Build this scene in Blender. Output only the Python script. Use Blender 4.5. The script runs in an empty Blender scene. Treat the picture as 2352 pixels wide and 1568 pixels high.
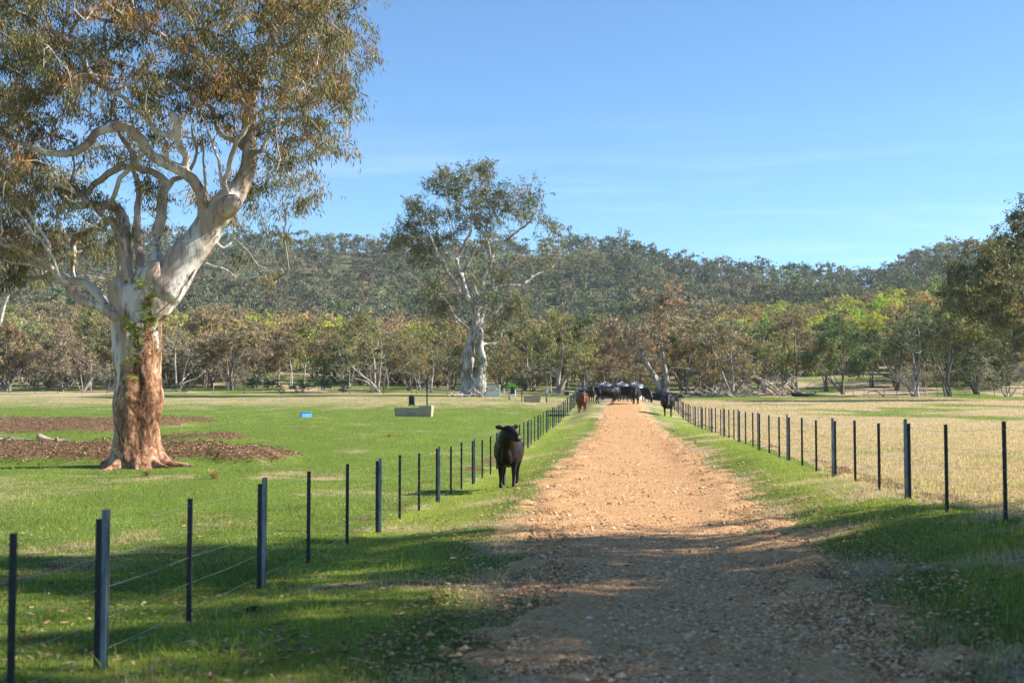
import bpy, math, random
import numpy as np
from mathutils import Vector, Matrix

# ------------------------------------------------------------------ camera, world, sun
sc = bpy.context.scene
COL = sc.collection
FPX = 2900.0; CX, CY = 1176.0, 784.0          # focal length in units of a 2352 px wide picture
PSI = math.atan(248 / FPX); PIT = math.atan(146 / FPX)
EYE = 1.85
cam = bpy.data.cameras.new('camera'); cam_o = bpy.data.objects.new('camera', cam); COL.objects.link(cam_o)
cam.lens = FPX / 2352 * 36; cam.sensor_width = 36; cam.clip_end = 5000; cam.clip_start = 0.1
cam_o.location = (0, 0, EYE); cam_o.rotation_euler = (math.pi / 2 + PIT, 0, PSI)
cam.dof.use_dof = True; cam.dof.focus_distance = 36; cam.dof.aperture_fstop = 2.2
sc.camera = cam_o
SUN_AZ = math.radians(9); SUN_EL = math.radians(33)   # azimuth counted from +X towards +Y
w = bpy.data.worlds.new('World'); sc.world = w; w.use_nodes = True
nt = w.node_tree; nt.nodes.clear()
sky = nt.nodes.new('ShaderNodeTexSky'); sky.sky_type = 'NISHITA'; sky.sun_disc = False
sky.sun_elevation = SUN_EL; sky.sun_rotation = math.pi / 2 - SUN_AZ
sky.altitude = 300; sky.air_density = 0.85; sky.dust_density = 0.0; sky.ozone_density = 3.5
bg = nt.nodes.new('ShaderNodeBackground'); bg.inputs[1].default_value = 0.08
wo = nt.nodes.new('ShaderNodeOutputWorld')
# thin streaks of cloud low in the sky
tc = nt.nodes.new('ShaderNodeTexCoord'); mp = nt.nodes.new('ShaderNodeMapping'); mp.inputs['Scale'].default_value = (1.2, 1.2, 14)
nz = nt.nodes.new('ShaderNodeTexNoise'); nz.inputs['Scale'].default_value = 2.2; nz.inputs['Detail'].default_value = 6; nz.inputs['Roughness'].default_value = .6
cr = nt.nodes.new('ShaderNodeMapRange'); cr.inputs[1].default_value = .46; cr.inputs[2].default_value = .76
cr.inputs[3].default_value = 0; cr.inputs[4].default_value = .42
mx = nt.nodes.new('ShaderNodeMix'); mx.data_type = 'RGBA'; mx.inputs[7].default_value = (6.5, 6.8, 7.2, 1)
nt.links.new(tc.outputs['Generated'], mp.inputs[0]); nt.links.new(mp.outputs[0], nz.inputs['Vector'])
sz = nt.nodes.new('ShaderNodeSeparateXYZ'); lo = nt.nodes.new('ShaderNodeMapRange'); lo.interpolation_type = 'SMOOTHSTEP'
for i_, v_ in enumerate((.24, .13, 0, 1)): lo.inputs[i_ + 1].default_value = v_
ml = nt.nodes.new('ShaderNodeMath'); ml.operation = 'MULTIPLY'
nt.links.new(tc.outputs['Generated'], sz.inputs[0]); nt.links.new(sz.outputs[2], lo.inputs[0])
nt.links.new(nz.outputs[0], cr.inputs[0]); nt.links.new(cr.outputs[0], ml.inputs[0]); nt.links.new(lo.outputs[0], ml.inputs[1]); nt.links.new(ml.outputs[0], mx.inputs[0]); tn = nt.nodes.new('ShaderNodeMix'); tn.data_type = 'RGBA'; tn.blend_type = 'MULTIPLY'; tn.inputs[0].default_value = 1; tn.inputs[7].default_value = (.82, 1.01, 1.08, 1)
nt.links.new(sky.outputs[0], tn.inputs[6]); nt.links.new(tn.outputs[2], mx.inputs[6])
nt.links.new(mx.outputs[2], bg.inputs[0]); nt.links.new(bg.outputs[0], wo.inputs[0])
sun = bpy.data.lights.new('sun', 'SUN'); sun.energy = 5.0; sun.angle = math.radians(.53); sun.color = (1, .93, .82)
sun_o = bpy.data.objects.new('sun', sun); COL.objects.link(sun_o)
sd = Vector((math.cos(SUN_AZ) * math.cos(SUN_EL), math.sin(SUN_AZ) * math.cos(SUN_EL), math.sin(SUN_EL)))
sun_o.rotation_euler = sd.to_track_quat('Z', 'Y').to_euler(); sun_o.location = (40, 10, 60)
sc.view_settings.view_transform = 'Standard'; sc.view_settings.look = 'None'; sc.view_settings.exposure = 1.35; sc.view_settings.gamma = 1
sc.render.resolution_x = 1024; sc.render.resolution_y = 682
sc.render.engine = 'CYCLES'
sc.cycles.max_bounces = 5; sc.cycles.transparent_max_bounces = 6
sc.cycles.sample_clamp_indirect = 4

# ------------------------------------------------------------------ numbers
RNG = np.random.default_rng(7)
FW = np.array([-math.sin(PSI) * math.cos(PIT), math.cos(PSI) * math.cos(PIT), math.sin(PIT)])
RT = np.array([math.cos(PSI), math.sin(PSI), 0]); UP = np.cross(RT, FW)
def P(x, y, d):
    return np.array([0, 0, EYE]) + d * (FW + RT * (x - CX) / FPX + UP * (CY - y) / FPX)
def XY(x, d):
    v = P(x, 930, d); return float(v[0]), float(v[1])

def _h(ix, iy, iz, s):
    n = (ix * 374761393 + iy * 668265263 + iz * 2147483647 + s * 974634777) & 0xffffffff
    n = ((n ^ (n >> 13)) * 1274126177) & 0xffffffff
    n = n ^ (n >> 16)
    return (n & 0xffffff) / float(0xffffff)
def vn(x, y, z=0, s=0):
    x = np.asarray(x, float); y = np.asarray(y, float); z = np.asarray(z, float) + 0 * x
    ix = np.floor(x).astype(np.int64); iy = np.floor(y).astype(np.int64); iz = np.floor(z).astype(np.int64)
    fx = x - ix; fy = y - iy; fz = z - iz
    fx = fx * fx * (3 - 2 * fx); fy = fy * fy * (3 - 2 * fy); fz = fz * fz * (3 - 2 * fz)
    r = 0
    for a in (0, 1):
        for b in (0, 1):
            for c in (0, 1):
                wgt = (fx if a else 1 - fx) * (fy if b else 1 - fy) * (fz if c else 1 - fz)
                r = r + wgt * _h(ix + a, iy + b, iz + c, s)
    return r
def fbm(x, y, z=0, s=0, o=4):
    r = 0; a = .5; t = 0; f = 1.
    for i in range(o):
        r = r + a * vn(np.asarray(x) * f, np.asarray(y) * f, np.asarray(z) * f, s + i * 17); t += a; a *= .5; f *= 2.03
    return r / t
def sstep(a, b, x):
    t = np.clip((x - a) / (b - a), 0, 1); return t * t * (3 - 2 * t)

# ground profiles, height relative to the eye, along the track
PLP = ([0, 20, 36, 55, 79, 110, 150], [-1.9, -1.9, -1.78, -1.17, -.69, .3, 1.4])
PL = ([0, 8, 15, 20, 34, 45, 58, 66, 73, 80, 88, 97, 103, 130, 150], [-1.86, -1.86, -1.86, -1.92, -1.98, -1.8, -1.52, -1.29, -1.18, -.94, -.58, -.33, -.1, .6, 1.2])
PC = ([0, 20, 30, 45, 58, 70, 80, 90, 98, 115, 150], [-1.78, -1.78, -1.75, -1.6, -1.3, -1.0, -.6, -.2, .08, .42, 1.1])
PR = ([0, 14, 20, 27, 34, 45, 60, 68, 76, 85, 93, 115, 140, 150], [-1.28, -1.28, -1.34, -1.39, -1.35, -1.27, -1.2, -1.18, -1.07, -.85, -.48, .1, .68, .95])
PRP = ([0, 40, 60, 93, 150], [-1.2, -1.2, -1.08, -.3, .95])
HX = np.array([-1400, 0, 450, 650, 900, 1100, 1340, 1440, 1530, 1600, 1750, 1900, 1990, 2060, 2120, 2200, 2400, 3600])
HR = np.array([905, 385, 372, 362, 352, 345, 352, 350, 322, 305, 290, 288, 265, 300, 325, 342, 350, 350]) - 2.
HM = np.interp(HX, [-1400, 300, 700, 1100, 1400, 1800, 2100, 3600], [130, 128, 112, 85, 90, 140, 190, 200])
HB = np.interp(HX, [-1400, 300, 650, 900, 1300, 1700, 2000, 3600], [62, 60, 80, 70, 55, 60, 80, 80])
HX[0] = -1400; HR[0] = 383
def ground_rel(X, Y):
    X = np.asarray(X, float); Y = np.asarray(Y, float)
    q = np.clip(Y, 0, 150)
    a, b, c, d, e = (np.interp(q, *p) for p in (PLP, PL, PC, PR, PRP))
    def mixr(x0, x1, u, v):
        t = sstep(x0, x1, X); return u * (1 - t) + v * t
    z = mixr(-11, -3.9, a, b)
    z = np.where(X > -3.6, mixr(-3.4, -1.8, b, c), z)
    z = np.where(X > 1, mixr(1.0, 4.3, c, d), z)
    z = np.where(X > 4.1, mixr(4.3, 10, d, e), z)
    # hills: built from rise above eye level seen at each distance
    dd = -X * math.sin(PSI) + Y * math.cos(PSI)
    lat = X * math.cos(PSI) + Y * math.sin(PSI)
    dc = np.maximum(dd, 30)
    x = CX + FPX * lat / dc
    hm = np.interp(x, HX, HM); hr = np.interp(x, HX, HR); hb = np.interp(x, HX, HB)
    hb0 = np.interp(x, [0, 1400, 1500, 3600], [27, 22, 19, 19])
    ks = [150, 240, 350, 460, 700, 1100]
    es = [hb0, hb, hm, hm * .45 + hr * .42 + 5, hr, hr * .4]
    e = es[0] + 0 * x
    for i in range(5):
        t = np.clip((dd - ks[i]) / (ks[i + 1] - ks[i]), 0, 1)
        e = np.where(dd > ks[i], es[i] * (1 - t) + es[i + 1] * t, e)
    zh = e * dc / FPX
    gul = (fbm(X / 60, Y / 60, 0, 31, 3) - .5) * 14 * sstep(300, 480, dd) * (1 - sstep(600, 690, dd))
    zh = zh + gul
    t = sstep(135, 160, dd)
    z = z * (1 - t) + zh * t
    return z
def mulch(X, Y):
    """two low banks of raked bark beside the big gum"""
    X = np.asarray(X, float); Y = np.asarray(Y, float)
    n = (fbm(X / 1.6, Y / 1.6, 0, 5, 3) - .5)
    rt = sstep(-14.5, -11.5, X)
    b1 = 1 - np.abs((Y - (39.8 - 1.3 * rt)) / (3.7 - 2.3 * rt + n * 3.2)); b1 = np.clip(b1 * 3, 0, 1) * sstep(-9.4, -10.6, X + n * 1.5)
    b2 = 1 - np.abs((Y - 59.5) / (10 + n * 5)); b2 = np.clip(b2 * 3, 0, 1) * sstep(-20.5, -22.5, X + n * 2)
    b3 = 1 - np.hypot((X + 16.5) / 2.4, (Y - 48) / 1.0) + n * .8; b2 = np.maximum(b2, np.clip(b3 * 2, 0, 1))
    return np.clip(np.maximum(b1, b2) , 0, 1)
def gz(X, Y):
    X = np.asarray(X, float); Y = np.asarray(Y, float)
    z = ground_rel(X, Y) + EYE
    off = sstep(2.2, 3.5, np.abs(X - .2))
    near = 1 - sstep(100, 150, np.abs(Y))
    z = z + near * ((fbm(X / 1.1, Y / 1.1, 0, 2, 3) - .5) * .10 * (.35 + .65 * off))
    z = z + mulch(X, Y) * (.06 + .42 * fbm(X / .7, Y / .7, 0, 8, 3))
    return z
def G(x, d, dz=0):
    X, Y = XY(x, d); return (X, Y, float(gz(X, Y)) + dz)

# ------------------------------------------------------------------ object helpers
def tag(o, label=None, cat=None, group=None, kind=None):
    if label: o['label'] = label
    if cat: o['category'] = cat
    if group: o['group'] = group
    if kind: o['kind'] = kind
    return o
def empty(name, loc, rz=0, s=1.):
    o = bpy.data.objects.new(name, None); COL.objects.link(o); o.location = loc; o.rotation_euler = (0, 0, rz); o.scale = (s, s, s)
    o.empty_display_size = .2
    return o
class Buf:
    def __init__(s): s.V = []; s.F = []; s.C = []; s.n = 0
    def add(s, V, F, c=None):
        V = np.asarray(V, float); s.V.append(V); s.F.append(np.asarray(F, int) + s.n); s.n += len(V)
        if c is None: c = (1, 1, 1)
        c = np.asarray(c, float)
        s.C.append(np.tile(c, (len(V), 1)) if c.ndim == 1 else c)
    def box(s, c, size, rz=0, taper=1., c2=None):
        x, y, z = (v / 2 for v in size)
        V = np.array([[a * x * (taper if k > 0 else 1), b * y * (taper if k > 0 else 1), k * z] for k in (-1, 1) for a, b in ((-1, -1), (1, -1), (1, 1), (-1, 1))])
        ca, sa = math.cos(rz), math.sin(rz)
        V = np.stack([V[:, 0] * ca - V[:, 1] * sa, V[:, 0] * sa + V[:, 1] * ca, V[:, 2]], 1) + np.array(c)
        s.add(V, [[3, 2, 1, 0], [4, 5, 6, 7], [0, 1, 5, 4], [1, 2, 6, 5], [2, 3, 7, 6], [3, 0, 4, 7]], c2)
    def tube(s, pts, rad, k=6, cap=True, flat=None, c=None):
        pts = np.asarray(pts, float); n = len(pts); rad = np.broadcast_to(np.asarray(rad, float), (n,))
        T = np.gradient(pts, axis=0); T /= np.linalg.norm(T, axis=1)[:, None] + 1e-9
        ref = np.array([0, 0, 1.]) if abs(T[:, 2]).mean() < .8 else np.array([1., 0, 0])
        A = np.cross(T, ref); A /= np.linalg.norm(A, axis=1)[:, None] + 1e-9; B = np.cross(T, A)
        an = np.arange(k) * 2 * math.pi / k
        fl = (1, 1) if flat is None else flat
        V = pts[:, None] + rad[:, None, None] * (np.cos(an)[None, :, None] * A[:, None] * fl[0] + np.sin(an)[None, :, None] * B[:, None] * fl[1])
        V = V.reshape(-1, 3)
        i = np.arange(n - 1)[:, None] * k; j = np.arange(k)[None]; j2 = (j + 1) % k
        F = np.stack([i + j, i + j2, i + k + j2, i + k + j], -1).reshape(-1, 4)
        if cap:
            V = np.vstack([V, pts[0], pts[-1]]); a = n * k; b = a + 1
            jj = np.arange(k); j3 = (jj + 1) % k
            F = np.vstack([F, np.stack([jj + 0, np.full(k, a), j3, j3], 1), np.stack([(n - 1) * k + j3, np.full(k, b), (n - 1) * k + jj, (n - 1) * k + jj], 1)])
        s.add(V, F, c)
    def build(s, name, mat, parent=None, smooth=True, col=False):
        V = np.vstack(s.V); C = np.vstack(s.C)
        me = bpy.data.meshes.new(name)
        me.vertices.add(len(V)); me.vertices.foreach_set('co', V.astype(np.float32).ravel())
        starts = []; idx = []; tot = []; p = 0
        for F in s.F:
            if F.shape[1] == 4:
                tri = F[:, 2] == F[:, 3]
                if tri.any():
                    for FF in (F[~tri], F[tri][:, :3]):
                        if len(FF):
                            kk = FF.shape[1]; idx.append(FF.ravel()); starts.append(p + np.arange(len(FF)) * kk); tot.append(np.full(len(FF), kk)); p += FF.size
                    continue
            kk = F.shape[1]; idx.append(F.ravel()); starts.append(p + np.arange(len(F)) * kk); tot.append(np.full(len(F), kk)); p += F.size
        idx = np.concatenate(idx); starts = np.concatenate(starts); tot = np.concatenate(tot)
        me.loops.add(len(idx)); me.loops.foreach_set('vertex_index', idx.astype(np.int32))
        me.polygons.add(len(starts)); me.polygons.foreach_set('loop_start', starts.astype(np.int32)); me.polygons.foreach_set('loop_total', tot.astype(np.int32))
        me.polygons.foreach_set('use_smooth', np.full(len(starts), smooth))
        me.update(calc_edges=True)
        if col:
            at = me.color_attributes.new('Col', 'FLOAT_COLOR', 'POINT')
            at.data.foreach_set('color', np.hstack([C, np.ones((len(C), 1))]).astype(np.float32).ravel())
        if mat: me.materials.append(mat)
        o = bpy.data.objects.new(name, me); COL.objects.link(o)
        if parent is not None: o.parent = parent
        return o
def copy_tree(o, parent=None):
    c = o.copy(); COL.objects.link(c); c.parent = parent
    for ch in list(o.children): copy_tree(ch, c)
    return c
def remesh(o, voxel, smooth=4):
    m = o.modifiers.new('r', 'REMESH'); m.mode = 'VOXEL'; m.voxel_size = voxel
    if smooth:
        m2 = o.modifiers.new('s', 'SMOOTH'); m2.factor = .6; m2.iterations = smooth
    bpy.context.view_layer.update()
    me = bpy.data.meshes.new_from_object(o.evaluated_get(bpy.context.evaluated_depsgraph_get()))
    o.modifiers.clear(); mats = list(o.data.materials); o.data = me
    me.materials.clear()
    for mt in mats: me.materials.append(mt)
    me.polygons.foreach_set('use_smooth', np.full(len(me.polygons), True))
    return o
def mesh_np(me):
    V = np.empty(len(me.vertices) * 3, np.float32); me.vertices.foreach_get('co', V)
    N = np.empty(len(me.vertices) * 3, np.float32); me.vertices.foreach_get('normal', N)
    return V.reshape(-1, 3).astype(float), N.reshape(-1, 3).astype(float)

# ------------------------------------------------------------------ materials
class M:
    def __init__(s, name):
        s.m = bpy.data.materials.new(name); s.m.use_nodes = True; s.t = s.m.node_tree
        s.p = s.t.nodes['Principled BSDF']; s.out = s.t.nodes['Material Output']
    def n(s, typ, **kw):
        k = s.t.nodes.new(typ)
        for a, b in kw.items(): setattr(k, a, b)
        return k
    def l(s, a, b): s.t.links.new(a, b)
    def noise(s, scale, detail=4, rough=.55, sc3=None, world=True, dist=0):
        g = s.n('ShaderNodeNewGeometry') if world else s.n('ShaderNodeTexCoord')
        v = g.outputs['Position'] if world else g.outputs['Object']
        if sc3:
            mpn = s.n('ShaderNodeMapping'); mpn.inputs['Scale'].default_value = sc3; s.l(v, mpn.inputs[0]); v = mpn.outputs[0]
        k = s.n('ShaderNodeTexNoise'); k.inputs['Scale'].default_value = scale; k.inputs['Detail'].default_value = detail
        k.inputs['Roughness'].default_value = rough; k.inputs['Distortion'].default_value = dist
        s.l(v, k.inputs['Vector']); return k.outputs[0]
    def ramp(s, fac, stops, interp='LINEAR'):
        k = s.n('ShaderNodeValToRGB'); e = k.color_ramp.elements; k.color_ramp.interpolation = interp
        while len(e) < len(stops): e.new(.5)
        for i, (p, c) in enumerate(stops):
            e[i].position = p; e[i].color = (*c, 1) if not isinstance(c, (int, float)) else (c, c, c, 1)
        s.l(fac, k.inputs[0]); return k.outputs[0]
    def mix(s, f, a, b, mode='MIX'):
        k = s.n('ShaderNodeMix', data_type='RGBA', blend_type=mode)
        for i, v in ((0, f), (6, a), (7, b)):
            if hasattr(v, 'links') or hasattr(v, 'is_linked'): s.l(v, k.inputs[i])
            else: k.inputs[i].default_value = v if i == 0 else (*v, 1)
        return k.outputs[2]
    def math(s, op, a, b=0, clamp=False):
        k = s.n('ShaderNodeMath', operation=op, use_clamp=clamp)
        for i, v in ((0, a), (1, b)):
            if hasattr(v, 'is_linked'): s.l(v, k.inputs[i])
            else: k.inputs[i].default_value = v
        return k.outputs[0]
    def bump(s, h, strength, dist=.02):
        k = s.n('ShaderNodeBump'); k.inputs['Strength'].default_value = strength; k.inputs['Distance'].default_value = dist
        s.l(h, k.inputs['Height']); s.l(k.outputs[0], s.p.inputs['Normal'])
    def base(s, c):
        if hasattr(c, 'is_linked'): s.l(c, s.p.inputs['Base Color'])
        else: s.p.inputs['Base Color'].default_value = (*c, 1)
    def set(s, rough=.6, metal=0, spec=.3):
        s.p.inputs['Roughness'].default_value = rough; s.p.inputs['Metallic'].default_value = metal; s.p.inputs['Specular IOR Level'].default_value = spec
        return s

def leaf_mat(name, trans=.35, rough=.5, spec=.35):
    m = M(name); a = m.n('ShaderNodeVertexColor', layer_name='Col'); oi = m.n('ShaderNodeObjectInfo')
    c = m.mix(1., a.outputs[0], oi.outputs['Color'], 'MULTIPLY')
    m.base(c); m.set(rough, 0, spec)
    t = m.n('ShaderNodeBsdfTranslucent'); tcx = m.mix(1., c, (1.15, 1.1, .6), 'MULTIPLY'); m.l(tcx, t.inputs[0])
    k = m.n('ShaderNodeMixShader'); k.inputs[0].default_value = trans
    m.l(m.p.outputs[0], k.inputs[1]); m.l(t.outputs[0], k.inputs[2]); m.l(k.outputs[0], m.out.inputs[0])
    return m.m
MAT = {}
MAT['leaf'] = leaf_mat('gum leaves', .3, .55, .25)
MAT['leaf_far'] = leaf_mat('distant foliage', .2, .8, .1)
MAT['grass'] = leaf_mat('grass blades', .45, .7, .15)

def bark(name, pale, dark, tan, z_rust=None, scale=1.):
    m = M(name)
    n1 = m.noise(1.3 * scale, 5, .6, (1, 1, .35)); n2 = m.noise(7 * scale, 6, .65, (1, 1, .16)); n3 = m.noise(.9 * scale, 4, .6, (1, 1, .5), dist=1.0)
    c = m.mix(m.ramp(n1, [(.44, 0.), (.56, 1.)]), pale, tan)
    c = m.mix(m.ramp(n2, [(.52, 0.), (.68, 1.)]), c, dark)
    c = m.mix(m.ramp(n3, [(.62, 0.), (.66, .85)]), c, tuple(v * .55 for v in tan))
    if z_rust:
        g = m.n('ShaderNodeNewGeometry'); sp = m.n('ShaderNodeSeparateXYZ'); m.l(g.outputs['Position'], sp.inputs[0])
        zz = m.math('ADD', m.math('SUBTRACT', sp.outputs[2], m.math('MULTIPLY', m.math('MINIMUM', m.math('MAXIMUM', m.math('ADD', sp.outputs[0], 13.9), -.7), .45), 1.9)), m.math('MULTIPLY', m.math('SUBTRACT', m.noise(1.6, 6, .65, (1, 1, .22), dist=.8), .5), 9))
        f = m.n('ShaderNodeMapRange'); f.interpolation_type = 'SMOOTHSTEP'
        for i, v in enumerate((z_rust + .5, z_rust - .5, 0, 1)): f.inputs[i + 1].default_value = v
        m.l(zz, f.inputs[0])
        n4 = m.math('ADD', m.noise(4.5, 8, .7, (1, 1, .5), dist=1.6), m.math('MULTIPLY', m.math('SUBTRACT', m.noise(.9, 3, .5, (1, 1, .6)), .5), .55))
        rc = m.ramp(n4, [(.30, (.03, .016, .010)), (.42, (.12, .058, .032)), (.52, (.26, .135, .075)), (.61, (.40, .25, .16)), (.72, (.56, .45, .35))])
        c = m.mix(f.outputs[0], c, rc)
    m.base(c); m.set(.85, 0, .15)
    m.bump(m.noise(9 * scale, 8, .7, (1, 1, .22), dist=.5), .55, .04 / scale)
    return m.m
MAT['bark_big'] = bark('pale gum bark with rusty foot', (.60, .56, .52), (.14, .11, .09), (.40, .31, .25), 3.3)
MAT['bark_mid'] = bark('grey gum bark', (.47, .44, .40), (.08, .068, .06), (.22, .18, .15))
MAT['bark_grey'] = bark('grey brown bark', (.25, .22, .19), (.06, .05, .042), (.15, .12, .10))
MAT['bark_pale'] = bark('pale limbs', (.42, .39, .35), (.10, .08, .07), (.24, .20, .17))
MAT['deadwood'] = bark('weathered dead wood', (.58, .52, .46), (.12, .09, .075), (.36, .28, .22))
MAT['charred'] = bark('charred wood', (.03, .028, .027), (.008, .008, .008), (.05, .04, .035))

# ground
m = M('paddock turf'); a = m.n('ShaderNodeVertexColor', layer_name='Col'); sp = m.n('ShaderNodeSeparateColor'); m.l(a.outputs[0], sp.inputs[0])
nf = m.noise(22, 8, .75); nm = m.noise(2.6, 6, .65); nl = m.noise(.35, 5, .6)
green = m.ramp(nf, [(.3, (.035, .06, .012)), (.5, (.095, .15, .026)), (.7, (.19, .25, .055))])
green = m.mix(sp.outputs[2], green, m.ramp(nf, [(.3, (.07, .10, .018)), (.5, (.20, .26, .04)), (.7, (.33, .36, .085))]))
dry = m.ramp(nf, [(.3, (.20, .145, .09)), (.5, (.40, .30, .19)), (.72, (.56, .45, .31))])
soil = m.ramp(m.noise(9, 8, .7), [(.3, (.045, .027, .014)), (.5, (.14, .088, .048)), (.7, (.30, .20, .12))])
fd = m.math('ADD', sp.outputs[0], m.math('MULTIPLY', m.math('SUBTRACT', nm, .5), 1.1)); fd = m.math('ADD', fd, m.math('MULTIPLY', m.math('SUBTRACT', nl, .5), .7), True)
fs = m.math('ADD', sp.outputs[1], m.math('MULTIPLY', m.math('SUBTRACT', m.noise(4, 6, .7), .5), .9))
c = m.mix(m.ramp(fd, [(.3, 0.), (.75, 1.)]), green, dry); c = m.mix(m.ramp(fs, [(.45, 0.), (.6, 1.)]), c, soil)
g = m.n('ShaderNodeNewGeometry'); sq = m.n('ShaderNodeSeparateXYZ'); m.l(g.outputs['Position'], sq.inputs[0]); fr = m.n('ShaderNodeMapRange')
for i_, v_ in enumerate((320, 430, 0, .93)): fr.inputs[i_ + 1].default_value = v_
m.l(sq.outputs[1], fr.inputs[0]); c = m.mix(fr.outputs[0], c, m.ramp(m.noise(.06, 5, .7), [(.35, (.055, .06, .035)), (.6, (.12, .115, .06)), (.75, (.22, .2, .09))]))
m.base(c); m.set(.95, 0, .05); m.bump(nf, .9, .05); MAT['turf'] = m.m
# gravel track
m = M('orange gravel'); v = m.n('ShaderNodeTexVoronoi'); v.inputs['Scale'].default_value = 32; g = m.n('ShaderNodeNewGeometry'); m.l(g.outputs['Position'], v.inputs['Vector'])
v2 = m.n('ShaderNodeTexVoronoi'); v2.inputs['Scale'].default_value = 75; m.l(g.outputs['Position'], v2.inputs['Vector'])
sp = m.n('ShaderNodeSeparateColor'); m.l(v.outputs['Color'], sp.inputs[0])
st = m.ramp(sp.outputs[0], [(0, (.20, .092, .038)), (.3, (.44, .225, .093)), (.62, (.57, .33, .152)), (.88, (.68, .465, .27)), (1, (.30, .18, .11))])
dust = m.ramp(m.noise(1.6, 8, .7), [(.35, (.42, .223, .092)), (.65, (.60, .365, .178))])
c = m.mix(m.ramp(m.noise(5, 5, .7), [(.4, .2), (.6, .8)]), dust, st)
m.base(c); m.set(.92, 0, .1)
hh = m.math('ADD', m.math('MULTIPLY', v.outputs['Distance'], -1.2), m.math('MULTIPLY', v2.outputs['Distance'], -.5)); m.bump(hh, .9, .02); MAT['gravel'] = m.m
m = M('loose stones'); a = m.n('ShaderNodeVertexColor', layer_name='Col'); m.base(a.outputs[0]); m.set(.85, 0, .2); MAT['stone'] = m.m
m = M('bark litter'); a = m.n('ShaderNodeVertexColor', layer_name='Col'); m.base(a.outputs[0]); m.set(.9, 0, .1); MAT['litter'] = m.m

m = M('galvanised steel'); m.base(m.ramp(m.noise(14, 5, .6, (1, 1, .3)), [(.35, (.10, .13, .17)), (.65, (.24, .29, .35))])); m.set(.4, .6, .5); MAT['galv'] = m.m
m = M('black plastic'); m.base(m.ramp(m.noise(20, 4), [(.3, (.008, .010, .014)), (.7, (.02, .023, .03))])); m.set(.5, 0, .4); MAT['black'] = m.m
m = M('tank iron'); g = m.n('ShaderNodeTexCoord'); wv = m.n('ShaderNodeTexWave', bands_direction='Z'); wv.inputs['Scale'].default_value = 4.2; m.l(g.outputs['Object'], wv.inputs[0])
m.base(m.ramp(m.noise(3, 5), [(.3, (.28, .31, .34)), (.7, (.42, .46, .50))])); m.set(.38, .6, .5); m.bump(wv.outputs[1], .8, .03); MAT['iron'] = m.m
m = M('wire'); m.base((.45, .46, .45)); m.set(.35, .8, .5); MAT['wire'] = m.m
m = M('cast concrete'); m.base(m.ramp(m.noise(5, 7, .7), [(.3, (.26, .20, .14)), (.6, (.42, .34, .25)), (.8, (.52, .44, .34))])); m.set(.9, 0, .15); m.bump(m.noise(30, 6), .3, .01); MAT['concrete'] = m.m
m = M('blue plastic'); m.base(m.ramp(m.noise(6, 4), [(.3, (.10, .36, .80)), (.7, (.18, .48, .90))])); m.set(.4, 0, .4); MAT['blue'] = m.m
m = M('white paint'); m.base(m.ramp(m.noise(6, 6, .7), [(.3, (.60, .60, .58)), (.6, (.78, .78, .77))])); m.set(.5, 0, .4); MAT['white'] = m.m
m = M('red tag'); m.base((.62, .02, .03)); m.set(.4, 0, .4); MAT['red'] = m.m
m = M('brown sign'); m.base((.05, .025, .018)); m.set(.6, 0, .3); MAT['sign'] = m.m
m = M('eye'); m.base((.01, .008, .006)); m.set(.1, 0, .6); MAT['eye'] = m.m
m = M('pale muzzle skin'); m.base((.10, .075, .07)); m.set(.35, 0, .6); MAT['nose'] = m.m
m = M('water'); m.base((.02, .03, .03)); m.set(.05, 0, .6); MAT['water'] = m.m
def hide(name, c1, c2):
    m = M(name); n = m.noise(2.2, 5, .6, world=False); nh = m.noise(45, 4, .7, (1, 1, .3), world=False)
    m.base(m.ramp(n, [(.45, c1), (.7, c2)])); m.set(.5, 0, .22); m.bump(nh, .5, .012)
    
    return m.m
MAT['hide_black'] = hide('black coat', (.004, .0036, .0035), (.013, .007, .005))
MAT['hide_dark'] = hide('dark brown black coat', (.006, .0045, .004), (.028, .011, .006))
MAT['hide_brown'] = hide('red brown coat', (.10, .030, .010), (.20, .065, .020))

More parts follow.
